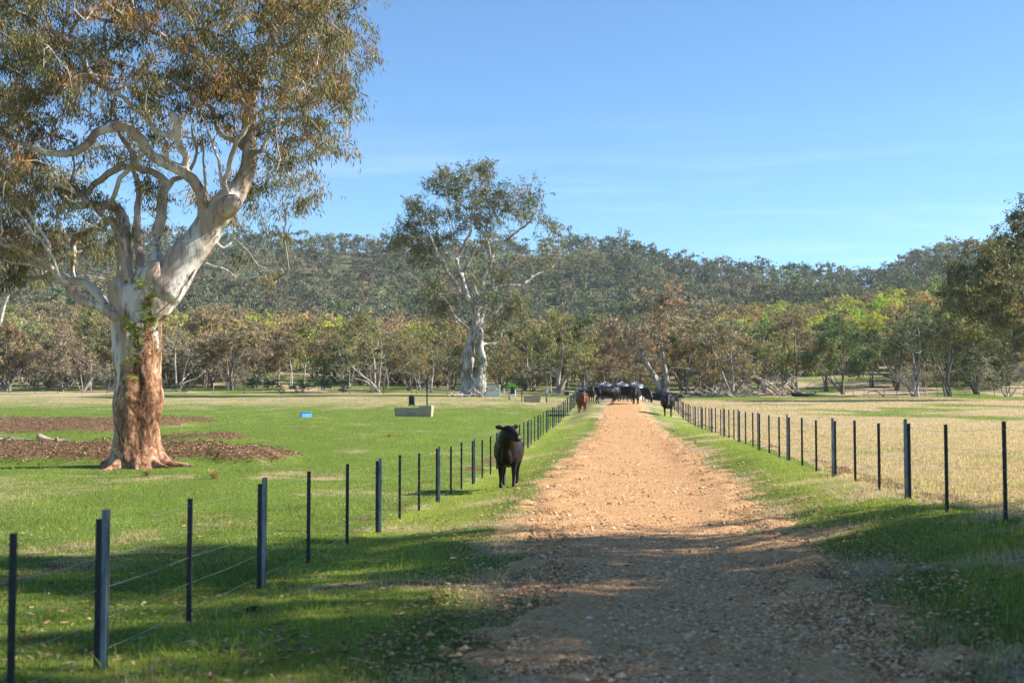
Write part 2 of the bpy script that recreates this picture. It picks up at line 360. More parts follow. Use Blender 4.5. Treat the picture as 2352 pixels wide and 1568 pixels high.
# ------------------------------------------------------------------ ground sheet
def lines(core, step, lim, grow):
    v = list(np.arange(0, core, step)); s = step; x = v[-1]
    while x < lim:
        s *= grow; x += s; v.append(x)
    return np.array(v)
xs = lines(9, .16, 1700, 1.045); xs = np.concatenate([-xs[:0:-1], xs]) + .2
ys = lines(42, .17, 1500, 1.022); ys = np.concatenate([-lines(2, .5, 60, 1.2)[:0:-1], ys])
def road_l(Y): return np.interp(Y, [-20, 5, 8, 12, 16, 20, 26, 46, 58, 84, 130], [-.7, -.75, -.85, -1.05, -1.25, -1.45, -1.65, -1.45, -1.1, -.95, -.9])
def road_r(Y): return np.interp(Y, [-20, 5, 8, 12, 20, 26, 46, 58, 84, 130], [1.9, 1.95, 2.05, 2.1, 2.1, 2.25, 2.25, 1.95, 1.7, 1.6])
def masks(X, Y):
    """dryness, bare soil, lushness"""
    X = np.asarray(X, float); Y = np.asarray(Y, float)
    big = fbm(X / 7, Y / 9, 0, 41, 4) - .5; med = fbm(X / 1.3, Y / 1.6, 0, 43, 4) - .5
    Xr = X; X = X + med * 1.6 * (np.abs(X) > 3) * (Y < 120)
    dry = np.where(X > 4.2, .80 - .45 * sstep(.03, .18, -big) - .25 * sstep(.05, .2, med), 0)
    left = .13 + .22 * sstep(.55, .72, fbm(X / 1.5, Y / 2.5, 0, 47, 4)) + .42 * sstep(82, 112, Y) + .5 * sstep(.03, .16, big) * (Y < 32) * (X < -7) + .35 * sstep(-9, -14, X) * sstep(33, 27, Y)
    dry = np.where(X < -3.8, left, dry)
    verge = .14 + .3 * sstep(.02, .2, med) + .3 * sstep(60, 100, Y)
    edge = np.minimum(np.abs(X - road_l(Y)), np.abs(X - road_r(Y)))
    verge = verge + .34 * (1 - sstep(0, .7, edge)) + .08 * sstep(20, 14, Y) * sstep(-.1, .15, med) + np.where(X > 1, .08, 0)
    dry = np.where((X >= -3.8) & (X <= 4.2), verge, dry)
    dry = dry + med * .5; X = Xr
    dry = np.where(Y > 130, .25 + .5 * sstep(-.1, .15, big), dry)
    bare = mulch(X, Y) * .95
    bare = np.maximum(bare, .75 * (1 - sstep(.1, .55, np.abs(X - 4.75 + med))) * sstep(12, 16, Y) * (.4 + .8 * sstep(-.1, .1, med)))
    bare = np.maximum(bare, .62 * (1 - sstep(.15, .5, np.abs(X + 4.15 + med))) * sstep(-.02, .12, med))
    bare = np.maximum(bare, .6 * sstep(.12, .2, med) * sstep(19, 13, Y))
    sp = np.exp(-(((X + 5.2) / .9) ** 2 + ((Y - 7.6) / .5) ** 2)); bare = np.maximum(bare, sp)
    
    lush = np.where((X > -3.9) & (X < 4.2), .85 * sstep(.3, 1.2, edge) * (1 - sstep(80, 110, Y)), .12)
    return np.clip(dry, 0, 1), np.clip(bare, 0, 1), np.clip(lush, 0, 1)
gx, gy = np.meshgrid(xs, ys); gzv = gz(gx, gy); nx, ny = len(xs), len(ys)
V = np.stack([gx.ravel(), gy.ravel(), gzv.ravel()], 1)
i = np.arange(ny - 1)[:, None] * nx + np.arange(nx - 1)[None]
F = np.stack([i, i + 1, i + nx + 1, i + nx], -1).reshape(-1, 4)
b = Buf(); b.add(V, F, np.stack([k.ravel() for k in masks(gx, gy)], 1))
o = b.build('ground', MAT['turf'], col=True); tag(o, kind='structure')

# gravel track: a crowned sheet whose edges sink into the turf
ry = ys[(ys > -30) & (ys < 118)]; ru = np.linspace(-.25, 1.25, 70)
L = road_l(ry)[:, None]; R = road_r(ry)[:, None]; X = L + (R - L) * ru[None]; Y = ry[:, None] + 0 * X
ed = np.minimum(X - L, R - X)
zz = gz(X, Y) + .028 * np.clip(ed / .25, -2, 1) + (fbm(X / .35, Y / .5, 0, 77, 4) - .5) * .20 * (1 - sstep(.1, 1.0, ed)) + .006
V = np.stack([X.ravel(), Y.ravel(), zz.ravel()], 1)
i = np.arange(len(ry) - 1)[:, None] * 70 + np.arange(69)[None]
F = np.stack([i, i + 1, i + 71, i + 70], -1).reshape(-1, 4)
b = Buf(); b.add(V, F); o = b.build('track', MAT['gravel']); tag(o, kind='structure')
def on_road(X, Y): return np.minimum(X - road_l(Y), road_r(Y) - X)

# loose stones on the track
def sample(n, d0, d1, a0=-30, a1=27, pw=1.):
    u = RNG.random(n)
    if pw == 1.: d = d0 * (d1 / d0) ** u
    else: d = (d0 ** (1 - pw) + u * (d1 ** (1 - pw) - d0 ** (1 - pw))) ** (1 / (1 - pw))
    a = np.radians(a0 + (a1 - a0) * RNG.random(n))
    return d * np.sin(a), d * np.cos(a)
X, Y = sample(300000, 5, 75, -14, 16)
e = on_road(X, Y) + .5 * (fbm(X / .6, Y / .8, 0, 3, 3) - .5)
keep = (e > -.05) & (RNG.random(len(X)) < .25 + .75 * sstep(.35, .62, fbm(X / .8, Y / 1.1, 0, 9, 3)))
keep |= (e > -.9) & (RNG.random(len(X)) < .16)
X, Y = X[keep][:95000], Y[keep][:95000]; n = len(X)
r = .005 + .016 * RNG.random(n) ** 2.2 + .00022 * Y
r *= 1 + 1.2 * (RNG.random(n) < .03)
O = np.array([[1, 0, 0], [0, 1, 0], [-1, 0, 0], [0, -1, 0], [0, 0, .8], [0, 0, -.8]], float)
ang = RNG.random(n) * 6.28; ca, sa = np.cos(ang), np.sin(ang)
loc = O[None] * (r[:, None, None] * (.6 + .8 * RNG.random((n, 6, 1)))) * np.array([1, .8, .65])
Vx = loc[..., 0] * ca[:, None] - loc[..., 1] * sa[:, None]; Vy = loc[..., 0] * sa[:, None] + loc[..., 1] * ca[:, None]
z0 = gz(X, Y) + .03 + r * .2
z0 = np.where(on_road(X, Y) < 0.1, gz(X, Y) + r * .3 + .008, z0)
V = np.stack([Vx + X[:, None], Vy + Y[:, None], loc[..., 2] + z0[:, None]], -1).reshape(-1, 3)
T = np.array([[0, 1, 4], [1, 2, 4], [2, 3, 4], [3, 0, 4], [1, 0, 5], [2, 1, 5], [3, 2, 5], [0, 3, 5]])
F = (np.arange(n)[:, None, None] * 6 + T[None]).reshape(-1, 3)
pal = np.array([[.53, .30, .14], [.63, .40, .215], [.42, .21, .095], [.72, .52, .31], [.26, .13, .06], [.60, .50, .38]])
c = pal[RNG.choice(6, n, p=[.34, .27, .2, .06, .11, .02])] * (.8 + .4 * RNG.random((n, 1)))
b = Buf(); b.add(V, F, np.repeat(c, 6, 0)); o = b.build('loose_gravel', MAT['stone'], smooth=False, col=True)
tag(o, 'loose orange and tan stones strewn over the track', 'gravel', kind='stuff')

# grass blades
def blades(name, n, d0, d1, h, wd, label, pick, pw=1., a0=-30, a1=27, bend=.5):
    X, Y = sample(n, d0, d1, a0, a1, pw)
    dr, ba, lu = masks(X, Y)
    k = pick(X, Y, dr, ba, lu) ; X, Y, dr, ba, lu = X[k], Y[k], dr[k], ba[k], lu[k]; n = len(X)
    cl = fbm(X / .45, Y / .45, 0, 61, 3)
    hh = h * (.35 + 1.1 * cl + .6 * RNG.random(n) ** 3) * (.8 + .4 * dr); ww = wd * (.6 + .8 * RNG.random(n)) * (1 + Y / 22)
    hh = hh * (1 + Y / 220)
    a = RNG.random(n) * 6.283; lean = RNG.random(n) * bend
    z = gz(X, Y) - .005
    bx, by = np.cos(a) * ww / 2, np.sin(a) * ww / 2
    la = RNG.random(n) * 6.283; tx, ty = np.cos(la) * hh * lean, np.sin(la) * hh * lean
    p0 = np.stack([X - bx, Y - by, z], 1); p1 = np.stack([X + bx, Y + by, z], 1)
    p2 = np.stack([X + tx, Y + ty, z + hh * np.sqrt(1 - np.minimum(lean ** 2, .8))], 1)
    m1 = (p0 + p2) / 2 + np.stack([-tx, -ty, 0 * tx], 1) * .18; m2 = m1 + (p1 - p0) * .7
    V = np.stack([p0, p1, m2, p2, m1], 1).reshape(-1, 3); F = np.arange(n * 5).reshape(-1, 5)
    t = np.clip(dr + (RNG.random(n) - .5) * .55, 0, 1)[:, None]; t = t * t * (3 - 2 * t)
    g = np.array([.135, .215, .038]) * (1 - lu[:, None]) + np.array([.27, .325, .050]) * lu[:, None]; g = g * (.45 + 1.1 * fbm(X / 1.0, Y / 1.8, 0, 67, 4))[:, None] * np.where(rnd((n, 1)) < .3, np.array([1.35, 1.15, 1.2]), 1)
    dcol = np.array([.50, .385, .255]) * (.75 + .5 * RNG.random((n, 1)))
    c = (g * (1 - t) + dcol * t) * (.8 + .75 * RNG.random((n, 1)))
    b = Buf(); b.add(V, F, np.repeat(c, 5, 0)); o = b.build(name, MAT['grass'], smooth=False, col=True)
    tag(o, label, 'grass', kind='stuff')
rnd = RNG.random
def free(X, Y):
    e = on_road(X, Y) + .8 * (fbm(X / .5, Y / .7, 0, 13, 3) - .5)
    return (e < 0) | ((e < .5) & (rnd(len(X)) < .15)) | ((Y < 16) & (fbm(X / .7, Y / .5, 0, 23, 3) > .64) & (rnd(len(X)) < .5))
blades('verge_grass', 330000, 4.5, 75, .045, .0042, 'short yellow green grass growing between the fences and the gravel', lambda X, Y, d, b, l: (X > -3.9) & (X < 4.2) & free(X, Y) & (rnd(len(X)) > b * .9), a0=-32, a1=24)
blades('pasture_grass', 430000, 6, 130, .04, .0045, 'short grazed green grass across the paddock around the big gum', lambda X, Y, d, b, l: (X <= -3.9) & (rnd(len(X)) > b * 1.0), a0=-34, a1=0)
blades('dry_grass', 330000, 8, 150, .052, .0045, 'dry straw coloured grass filling the right hand paddock', lambda X, Y, d, b, l: (X > 4.2) & (rnd(len(X)) > b * .8), a0=0, a1=32)
blades('tall_grass', 5200, 4.5, 26, .19, .004, 'longer seeding grass stems left ungrazed beside the fences', lambda X, Y, d, b, l: ((np.abs(X + 3.5) < .55) | (np.abs(X - 4.0) < .5) | (np.abs(X + 2.2) < 1.0)) & (fbm(X / .6, Y / .6, 0, 91, 2) > .52), bend=.75)
X, Y = sample(26000, 4.5, 22, -34, 26); n = len(X); k = rnd(n) < .35 + .65 * sstep(.4, .6, fbm(X / .7, Y / .7, 0, 71, 3)); X, Y = X[k], Y[k]; n = len(X)
a = rnd(n) * 6.28; s = .018 + .03 * rnd(n); c0 = np.stack([X, Y, gz(X, Y) + .02 + .02 * rnd(n)], 1)
u = np.stack([np.cos(a), np.sin(a), (rnd(n) - .5) * .6], 1) * s[:, None]; v = np.stack([-np.sin(a), np.cos(a), (rnd(n) - .5) * 1.2], 1) * s[:, None] * .28
pal = np.array([[.30, .19, .10], [.20, .12, .06], [.38, .27, .16], [.13, .08, .045]])
b = Buf(); b.add(np.stack([c0 - u, c0 + v, c0 + u, c0 - v], 1).reshape(-1, 3), np.arange(n * 4).reshape(-1, 4), np.repeat(pal[RNG.choice(4, n)] * (.7 + .5 * rnd((n, 1))), 4, 0))
tag(b.build('leaf_litter', MAT['litter'], smooth=False, col=True), 'fallen gum leaves scattered over the shaded verge and gravel', 'leaf litter', kind='stuff')
blades('pasture_tussocks', 60000, 12, 90, .10, .005, 'rougher taller tufts of grass dotted over the left paddock', lambda X, Y, d, b, l: (X < -4) & (b < .2) & (fbm(X / .9, Y / 1.2, 0, 93, 3) > .60), a0=-34, a1=0, bend=.8)
blades('verge_tussocks', 30000, 7, 60, .095, .0045, 'rougher taller tufts of grass dotted over the verges beside the gravel', lambda X, Y, d, b, l: (X > -3.9) & (X < 4.4) & (on_road(X, Y) < -.1) & (fbm(X / .7, Y / .9, 0, 97, 3) > .57), a0=-32, a1=24, bend=.8)
# bark chips on the raked banks
X = -14 - 26 * rnd(120000); Y = 46 + 26 * rnd(120000); X[:55000] = -9 - 16 * rnd(55000); Y[:55000] = 35 + 10 * rnd(55000)
k = mulch(X, Y) > rnd(len(X)) * .8; X, Y = X[k], Y[k]; n = len(X)
z = gz(X, Y) + .02 + .03 * rnd(n); s = .012 + .04 * rnd(n) ** 2
a = rnd(n) * 6.28; u = np.stack([np.cos(a), np.sin(a), rnd(n) - .5], 1) * s[:, None]; v = np.stack([-np.sin(a), np.cos(a), rnd(n) * 1.4 - .7], 1) * s[:, None] * .4
c0 = np.stack([X, Y, z], 1); V = np.stack([c0 - u, c0 + v, c0 + u, c0 - v], 1).reshape(-1, 3)
pal = np.array([[.26, .16, .085], [.10, .058, .028], [.44, .31, .19], [.04, .025, .014]])
b = Buf(); b.add(V, np.arange(n * 4).reshape(-1, 4), np.repeat(pal[RNG.choice(4, n)] * (.8 + .4 * rnd((n, 1))), 4, 0))
tag(b.build('bark_litter', MAT['litter'], smooth=False, col=True), 'brown bark and leaf litter heaped in banks beside the big gum', 'litter', kind='stuff')

# ------------------------------------------------------------------ fences
def fence(name, side, d_list, steel_every, label):
    x0 = -3.685 if side < 0 else 4.12
    root = empty(name, (x0, d_list[0], float(gz(x0, d_list[0]))))
    tag(root, label, 'fence'); rinv = np.array(root.location)
    tops = []
    d_list = [(d + x0 * math.sin(PSI)) / math.cos(PSI) for d in d_list]
    for i, Yv in enumerate(d_list):
        x = x0 + RNG.normal() * .012; g = float(gz(x, Yv)); base = np.array([x, Yv, g]) - rinv
        lx, ly = RNG.normal() * .008, RNG.normal() * .008
        b = Buf(); H = 1.07 + RNG.normal() * .012; k = max(1, Yv / 75)
        p = base + np.array([0, 0, H / 2 - .05])
        b.box(p, (.042 * k ** .5, .018, H + .1), 0)
        b.box(base + np.array([0, .012, H / 2 - .05]), (.010, .03, H + .08), 0)     # T rib
        for hz in (.12, .34, .56, .78, 1.0): b.box(base + np.array([0, -.011, hz]), (.044 * k ** .5, .004, .012), 0, c2=(1, 1, 1))
        o = b.build('dropper', MAT['black'], root, smooth=False)
        o.rotation_euler = (0, 0, 0)
        tops.append(p)
        if steel_every(i):
            b = Buf(); H2 = 1.125; o2 = .030 * (1 if side < 0 else -1)
            c = base + np.array([o2, .005, H2 / 2 - .1])
            b.box(c, (.006, .05, H2 + .2)); b.box(c + np.array([.018 * side * -1, -.022, 0]), (.036, .006, H2 + .2)); b.box(c + np.array([.018 * side * -1, .028, 0]), (.036, .006, H2 + .2))
            b.box(c + np.array([.036 * side * -1, -.016, 0]), (.006, .012, H2 + .2))
            o = b.build('steel_post', MAT['galv'], root, smooth=False)
    for hz in (.12, .34, .56, .78, 1.0):
        pts = []
        for i, Yv in enumerate(d_list):
            pts.append([x0 - rinv[0], Yv - rinv[1], float(gz(x0, Yv)) + hz - rinv[2]])
            if i < len(d_list) - 1: pts.append([x0 - rinv[0], (Yv + d_list[i + 1]) / 2 - rinv[1], (float(gz(x0, Yv)) + float(gz(x0, d_list[i + 1]))) / 2 + hz - .012 - rinv[2]])
        b = Buf(); b.tube(pts, .0015, 4); b.build('wire', MAT['wire'], root)
    return root
dl = [5.2, 7.72, 8.99, 10.9, 13.0] + [13.0 + 2.085 * i for i in range(1, 62)]
dl[2] = 9.0
fence('wire_fence', -1, dl, lambda i: i == 2 or (i >= 4 and (i - 4) % 3 == 0), 'wire fence of black droppers and steel posts left of the track, behind nearest cow')
dr_ = [9.3, 11.5, 13.75, 15.95] + [15.95 + 2.14 * i for i in range(1, 64)]
fence('wire_fence', 1, dr_, lambda i: i % 3 == 1, 'wire fence of black droppers and steel posts along the straw coloured paddock')

# ------------------------------------------------------------------ trees
def smooth_path(pts, rad, step):
    """Catmull-Rom resample of a hand-laid limb"""
    P4 = np.hstack([np.asarray(pts, float), np.asarray(rad, float)[:, None]])
    P4 = np.vstack([2 * P4[0] - P4[1], P4, 2 * P4[-1] - P4[-2]]); out = []
    for i in range(1, len(P4) - 2):
        a, b_, c, d = P4[i - 1:i + 3]; n = max(2, int(np.linalg.norm(c[:3] - b_[:3]) / step))
        t = (np.arange(n) / n)[:, None]
        out.append(.5 * ((2 * b_) + (-a + c) * t + (2 * a - 5 * b_ + 4 * c - d) * t * t + (-a + 3 * b_ - 3 * c + d) * t ** 3))
    out.append(P4[-2:-1]); o = np.vstack(out); o[:, 3] = np.maximum(o[:, 3], .004)
    return o[:, :3], o[:, 3]
class Skel:
    """branch network: hand-laid limbs plus twigs grown out to every leaf clump"""
    def __init__(s): s.p = []; s.par = []; s.paths = []; s.n = 0; s.own = []
    def limb(s, pts, rad, parent=-1):
        idx = []
        for q in pts: s.p.append(q); s.par.append(parent); parent = s.n; idx.append(s.n); s.n += 1
        s.own.append((idx, rad)); return idx
    def grow(s, targets, rng, seg=.35, wob=.18, up=.25, rt=.006, root=None, pull=.25, rmax=.09, expo=.5, minr=.004):
        pos = np.array(s.p); par = list(s.par); root = pos[0] if root is None else root
        T = np.asarray(targets, float)
        d0 = np.array([np.min(np.linalg.norm(pos - t, axis=1)) for t in T]); T = T[np.argsort(d0)]
        cap = len(pos) + len(T) * 14; A = np.zeros((cap, 3)); A[:len(pos)] = pos; n = len(pos)
        D = np.zeros(cap); D[:n] = np.linalg.norm(A[:n] - root, axis=1)
        wt = np.zeros(cap); newp = []; nsk = n
        for t in T:
            dt = np.linalg.norm(t - root)
            cst = np.linalg.norm(A[:n] - t, axis=1) + pull * D[:n] + 1e3 * (D[:n] > dt + .5)
            k = int(np.argmin(cst)); a = A[k]; L = np.linalg.norm(t - a); m_ = int(min(12, max(2, L / seg)))
            pk = par[k]; dirv = (a - A[pk]) if pk >= 0 else np.array([0, 0, 1.]); dirv = dirv / (np.linalg.norm(dirv) + 1e-6)
            c1 = a + dirv * L * .3 + np.array([0, 0, up * L]) + rng.normal(size=3) * wob * L * .5
            path = [k]
            for j in range(1, m_ + 1):
                u = j / m_; q = (1 - u) ** 2 * a + 2 * u * (1 - u) * c1 + u * u * t
                if j < m_: q = q + rng.normal(size=3) * wob * L / m_ * .5
                A[n] = q; D[n] = np.linalg.norm(q - root); par.append(path[-1]); path.append(n); n += 1
            wt[n - 1] += 1; newp.append(path)
        for k in range(n - 1, -1, -1):
            if par[k] >= 0: wt[par[k]] += wt[k]
        R = np.clip(rt * np.maximum(wt, .7) ** expo, minr, rmax)
        s.A = A[:n]; s.R = R[:n]; s.W = wt[:n]; s.new = newp; s.par2 = par
        return T
    def draw(s, buf, k=5, kmin=3):
        for path in s.new:
            r = s.R[path].copy(); r[0] = min(r[0], r[1] * 1.25)
            buf.tube(s.A[path], r, k if r[0] > .02 else kmin, cap=False)
def leaves(buf, C, n_each, spread, ln, wd, pal, rng, droop=.75, pw=None, tint=.25, jit=.5):
    """sprays of narrow hanging leaves; n_each leaves round every clump centre"""
    C = np.asarray(C, float); m_ = len(C); N = m_ * n_each
    cc = np.repeat(C, n_each, 0)
    # leaves hang on a few drooping twiglets inside the clump
    tw = max(2, n_each // 9); k = rng.integers(0, tw, N)
    off = rng.normal(size=(m_, tw, 3)) * spread * np.array([1, 1, .75]); ci = np.repeat(np.arange(m_), n_each)
    u = rng.random((N, 1)); p = cc + off[ci, k] * (.35 + .65 * u) + rng.normal(size=(N, 3)) * spread * .22
    d = rng.normal(size=(N, 3)); d /= np.linalg.norm(d, axis=1)[:, None]; d = d * (1 - droop) + np.array([0, 0, -1]) * droop + off[ci, k] / spread * .18
    d /= np.linalg.norm(d, axis=1)[:, None]
    wv = np.cross(d, rng.normal(size=(N, 3))); wv /= np.linalg.norm(wv, axis=1)[:, None] + 1e-9
    l = ln * (.6 + .8 * rng.random((N, 1))); w_ = wd * (.6 + .8 * rng.random((N, 1)))
    mid = p - d * l * .08
    V = np.stack([p - d * l / 2, mid + wv * w_ / 2, p + d * l / 2, mid - wv * w_ / 2], 1).reshape(-1, 3)
    pal = np.array(pal); cidx = rng.choice(len(pal), m_, p=pw); col = pal[cidx][ci]
    sw = rng.random(N) < .3; col[sw] = pal[rng.choice(len(pal), sw.sum(), p=pw)]
    col = col * (1 - tint + 2 * tint * rng.random((m_, 1)))[ci] * (1 - jit / 2 + jit * rng.random((N, 1)))
    buf.add(V, np.arange(N * 4).reshape(-1, 4), np.repeat(col, 4, 0))

def crown(lf, tw, leafmat, twigmat, parent):
    nl = sum(len(F) for F in lf.F); b = Buf()
    for V, F, C in zip(lf.V, lf.F, lf.C): b.V.append(V); b.C.append(C)
    b.F = list(lf.F); b.n = lf.n
    for V, F, C in zip(tw.V, tw.F, tw.C): b.V.append(V); b.C.append(C); b.F.append(F + lf.n)
    o = b.build('crown', leafmat, parent, smooth=False, col=True); o.data.materials.append(twigmat)
    mi = np.zeros(len(o.data.polygons), np.int32); mi[nl:] = 1; o.data.polygons.foreach_set('material_index', mi)
    return o
# --- the big old gum on the left
DB = 36.6
def pt(x, y, dz=0.): return P(x, y, DB + dz)
MPP = DB / FPX
base = np.array(G(315, DB)); big = empty('gum_tree', base)
tag(big, 'huge old gum tree with rusty lower trunk and one pale limb sweeping up right', 'tree')
def B(pts): return np.asarray(pts) - base
trunk_prof = [(318, 1092, 92), (318, 1076, 80), (317, 1066, 66), (315, 1052, 63), (313, 1035, 57), (312, 1010, 54), (314, 980, 51), (316, 945, 52), (319, 910, 54), (317, 875, 52), (315, 840, 53), (315, 800, 55), (314, 760, 58), (314, 722, 58), (322, 690, 56), (330, 660, 46), (335, 635, 34), (338, 615, 22)]
tb = Buf(); K = 64; rows = []
tp, tr = smooth_path([pt(x, y, .12 * math.sin(y / 90)) for x, y, r in trunk_prof], [r * MPP * .95 for x, y, r in trunk_prof], .1)
an = np.arange(K) * 2 * math.pi / K
for q, r in zip(tp, tr):
    hgt = q[2] - base[2]
    ca, sa = np.cos(an), np.sin(an)
    lob = 1 + .06 * np.sin(an * 3 + 1 + q[2] * .25) + .035 * np.sin(an * 7 + q[2] * .5) + .10 * (fbm(ca * 2.2, sa * 2.2, q[2] * .6, 5, 4) - .5) * 2
    fl = math.exp(-max(hgt, 0) / .28); lob = lob * (1 + fl * .22 * np.maximum(np.sin(an * 5 + .6), -.4))
    rows.append(np.stack([q[0] + r * lob * ca, q[1] + r * lob * sa, np.full(K, q[2])], 1))
V = np.vstack(rows); nr = len(rows); i = np.arange(nr - 1)[:, None] * K; j = np.arange(K)[None]; j2 = (j + 1) % K
F = np.stack([i + j, i + j2, i + K + j2, i + K + j], -1).reshape(-1, 4)
V = np.vstack([V, tp[0], tp[-1]]); jj = np.arange(K); j3 = (jj + 1) % K
F = np.vstack([F, np.stack([j3, jj, np.full(K, nr * K), np.full(K, nr * K)], 1), np.stack([(nr - 1) * K + jj, (nr - 1) * K + j3, np.full(K, nr * K + 1), np.full(K, nr * K + 1)], 1)])
tb.add(B(V), F)
for a_, l_, r_ in ((.0, 1.5, .2), (.5, 1.0, .16), (-.5, 1.35, .15), (2.7, 1.1, .16), (-1.2, 1.1, .17), (-1.9, 1.2, .17), (1.6, 1.2, .16), (-2.7, 1.0, .16)):     # surface roots
    q = [base + np.array([math.cos(a_) * t, math.sin(a_) * t, 0]) for t in (.45, .9, l_, l_ + .7)]
    for qq, dz in zip(q, (.3, .10, .0, -.1)): qq[2] = float(gz(qq[0], qq[1])) + dz
    pp, rr = smooth_path(q, [r_ * 1.1, r_ * .7, r_ * .45, .04], .15); tb.tube(B(pp), rr, 10)
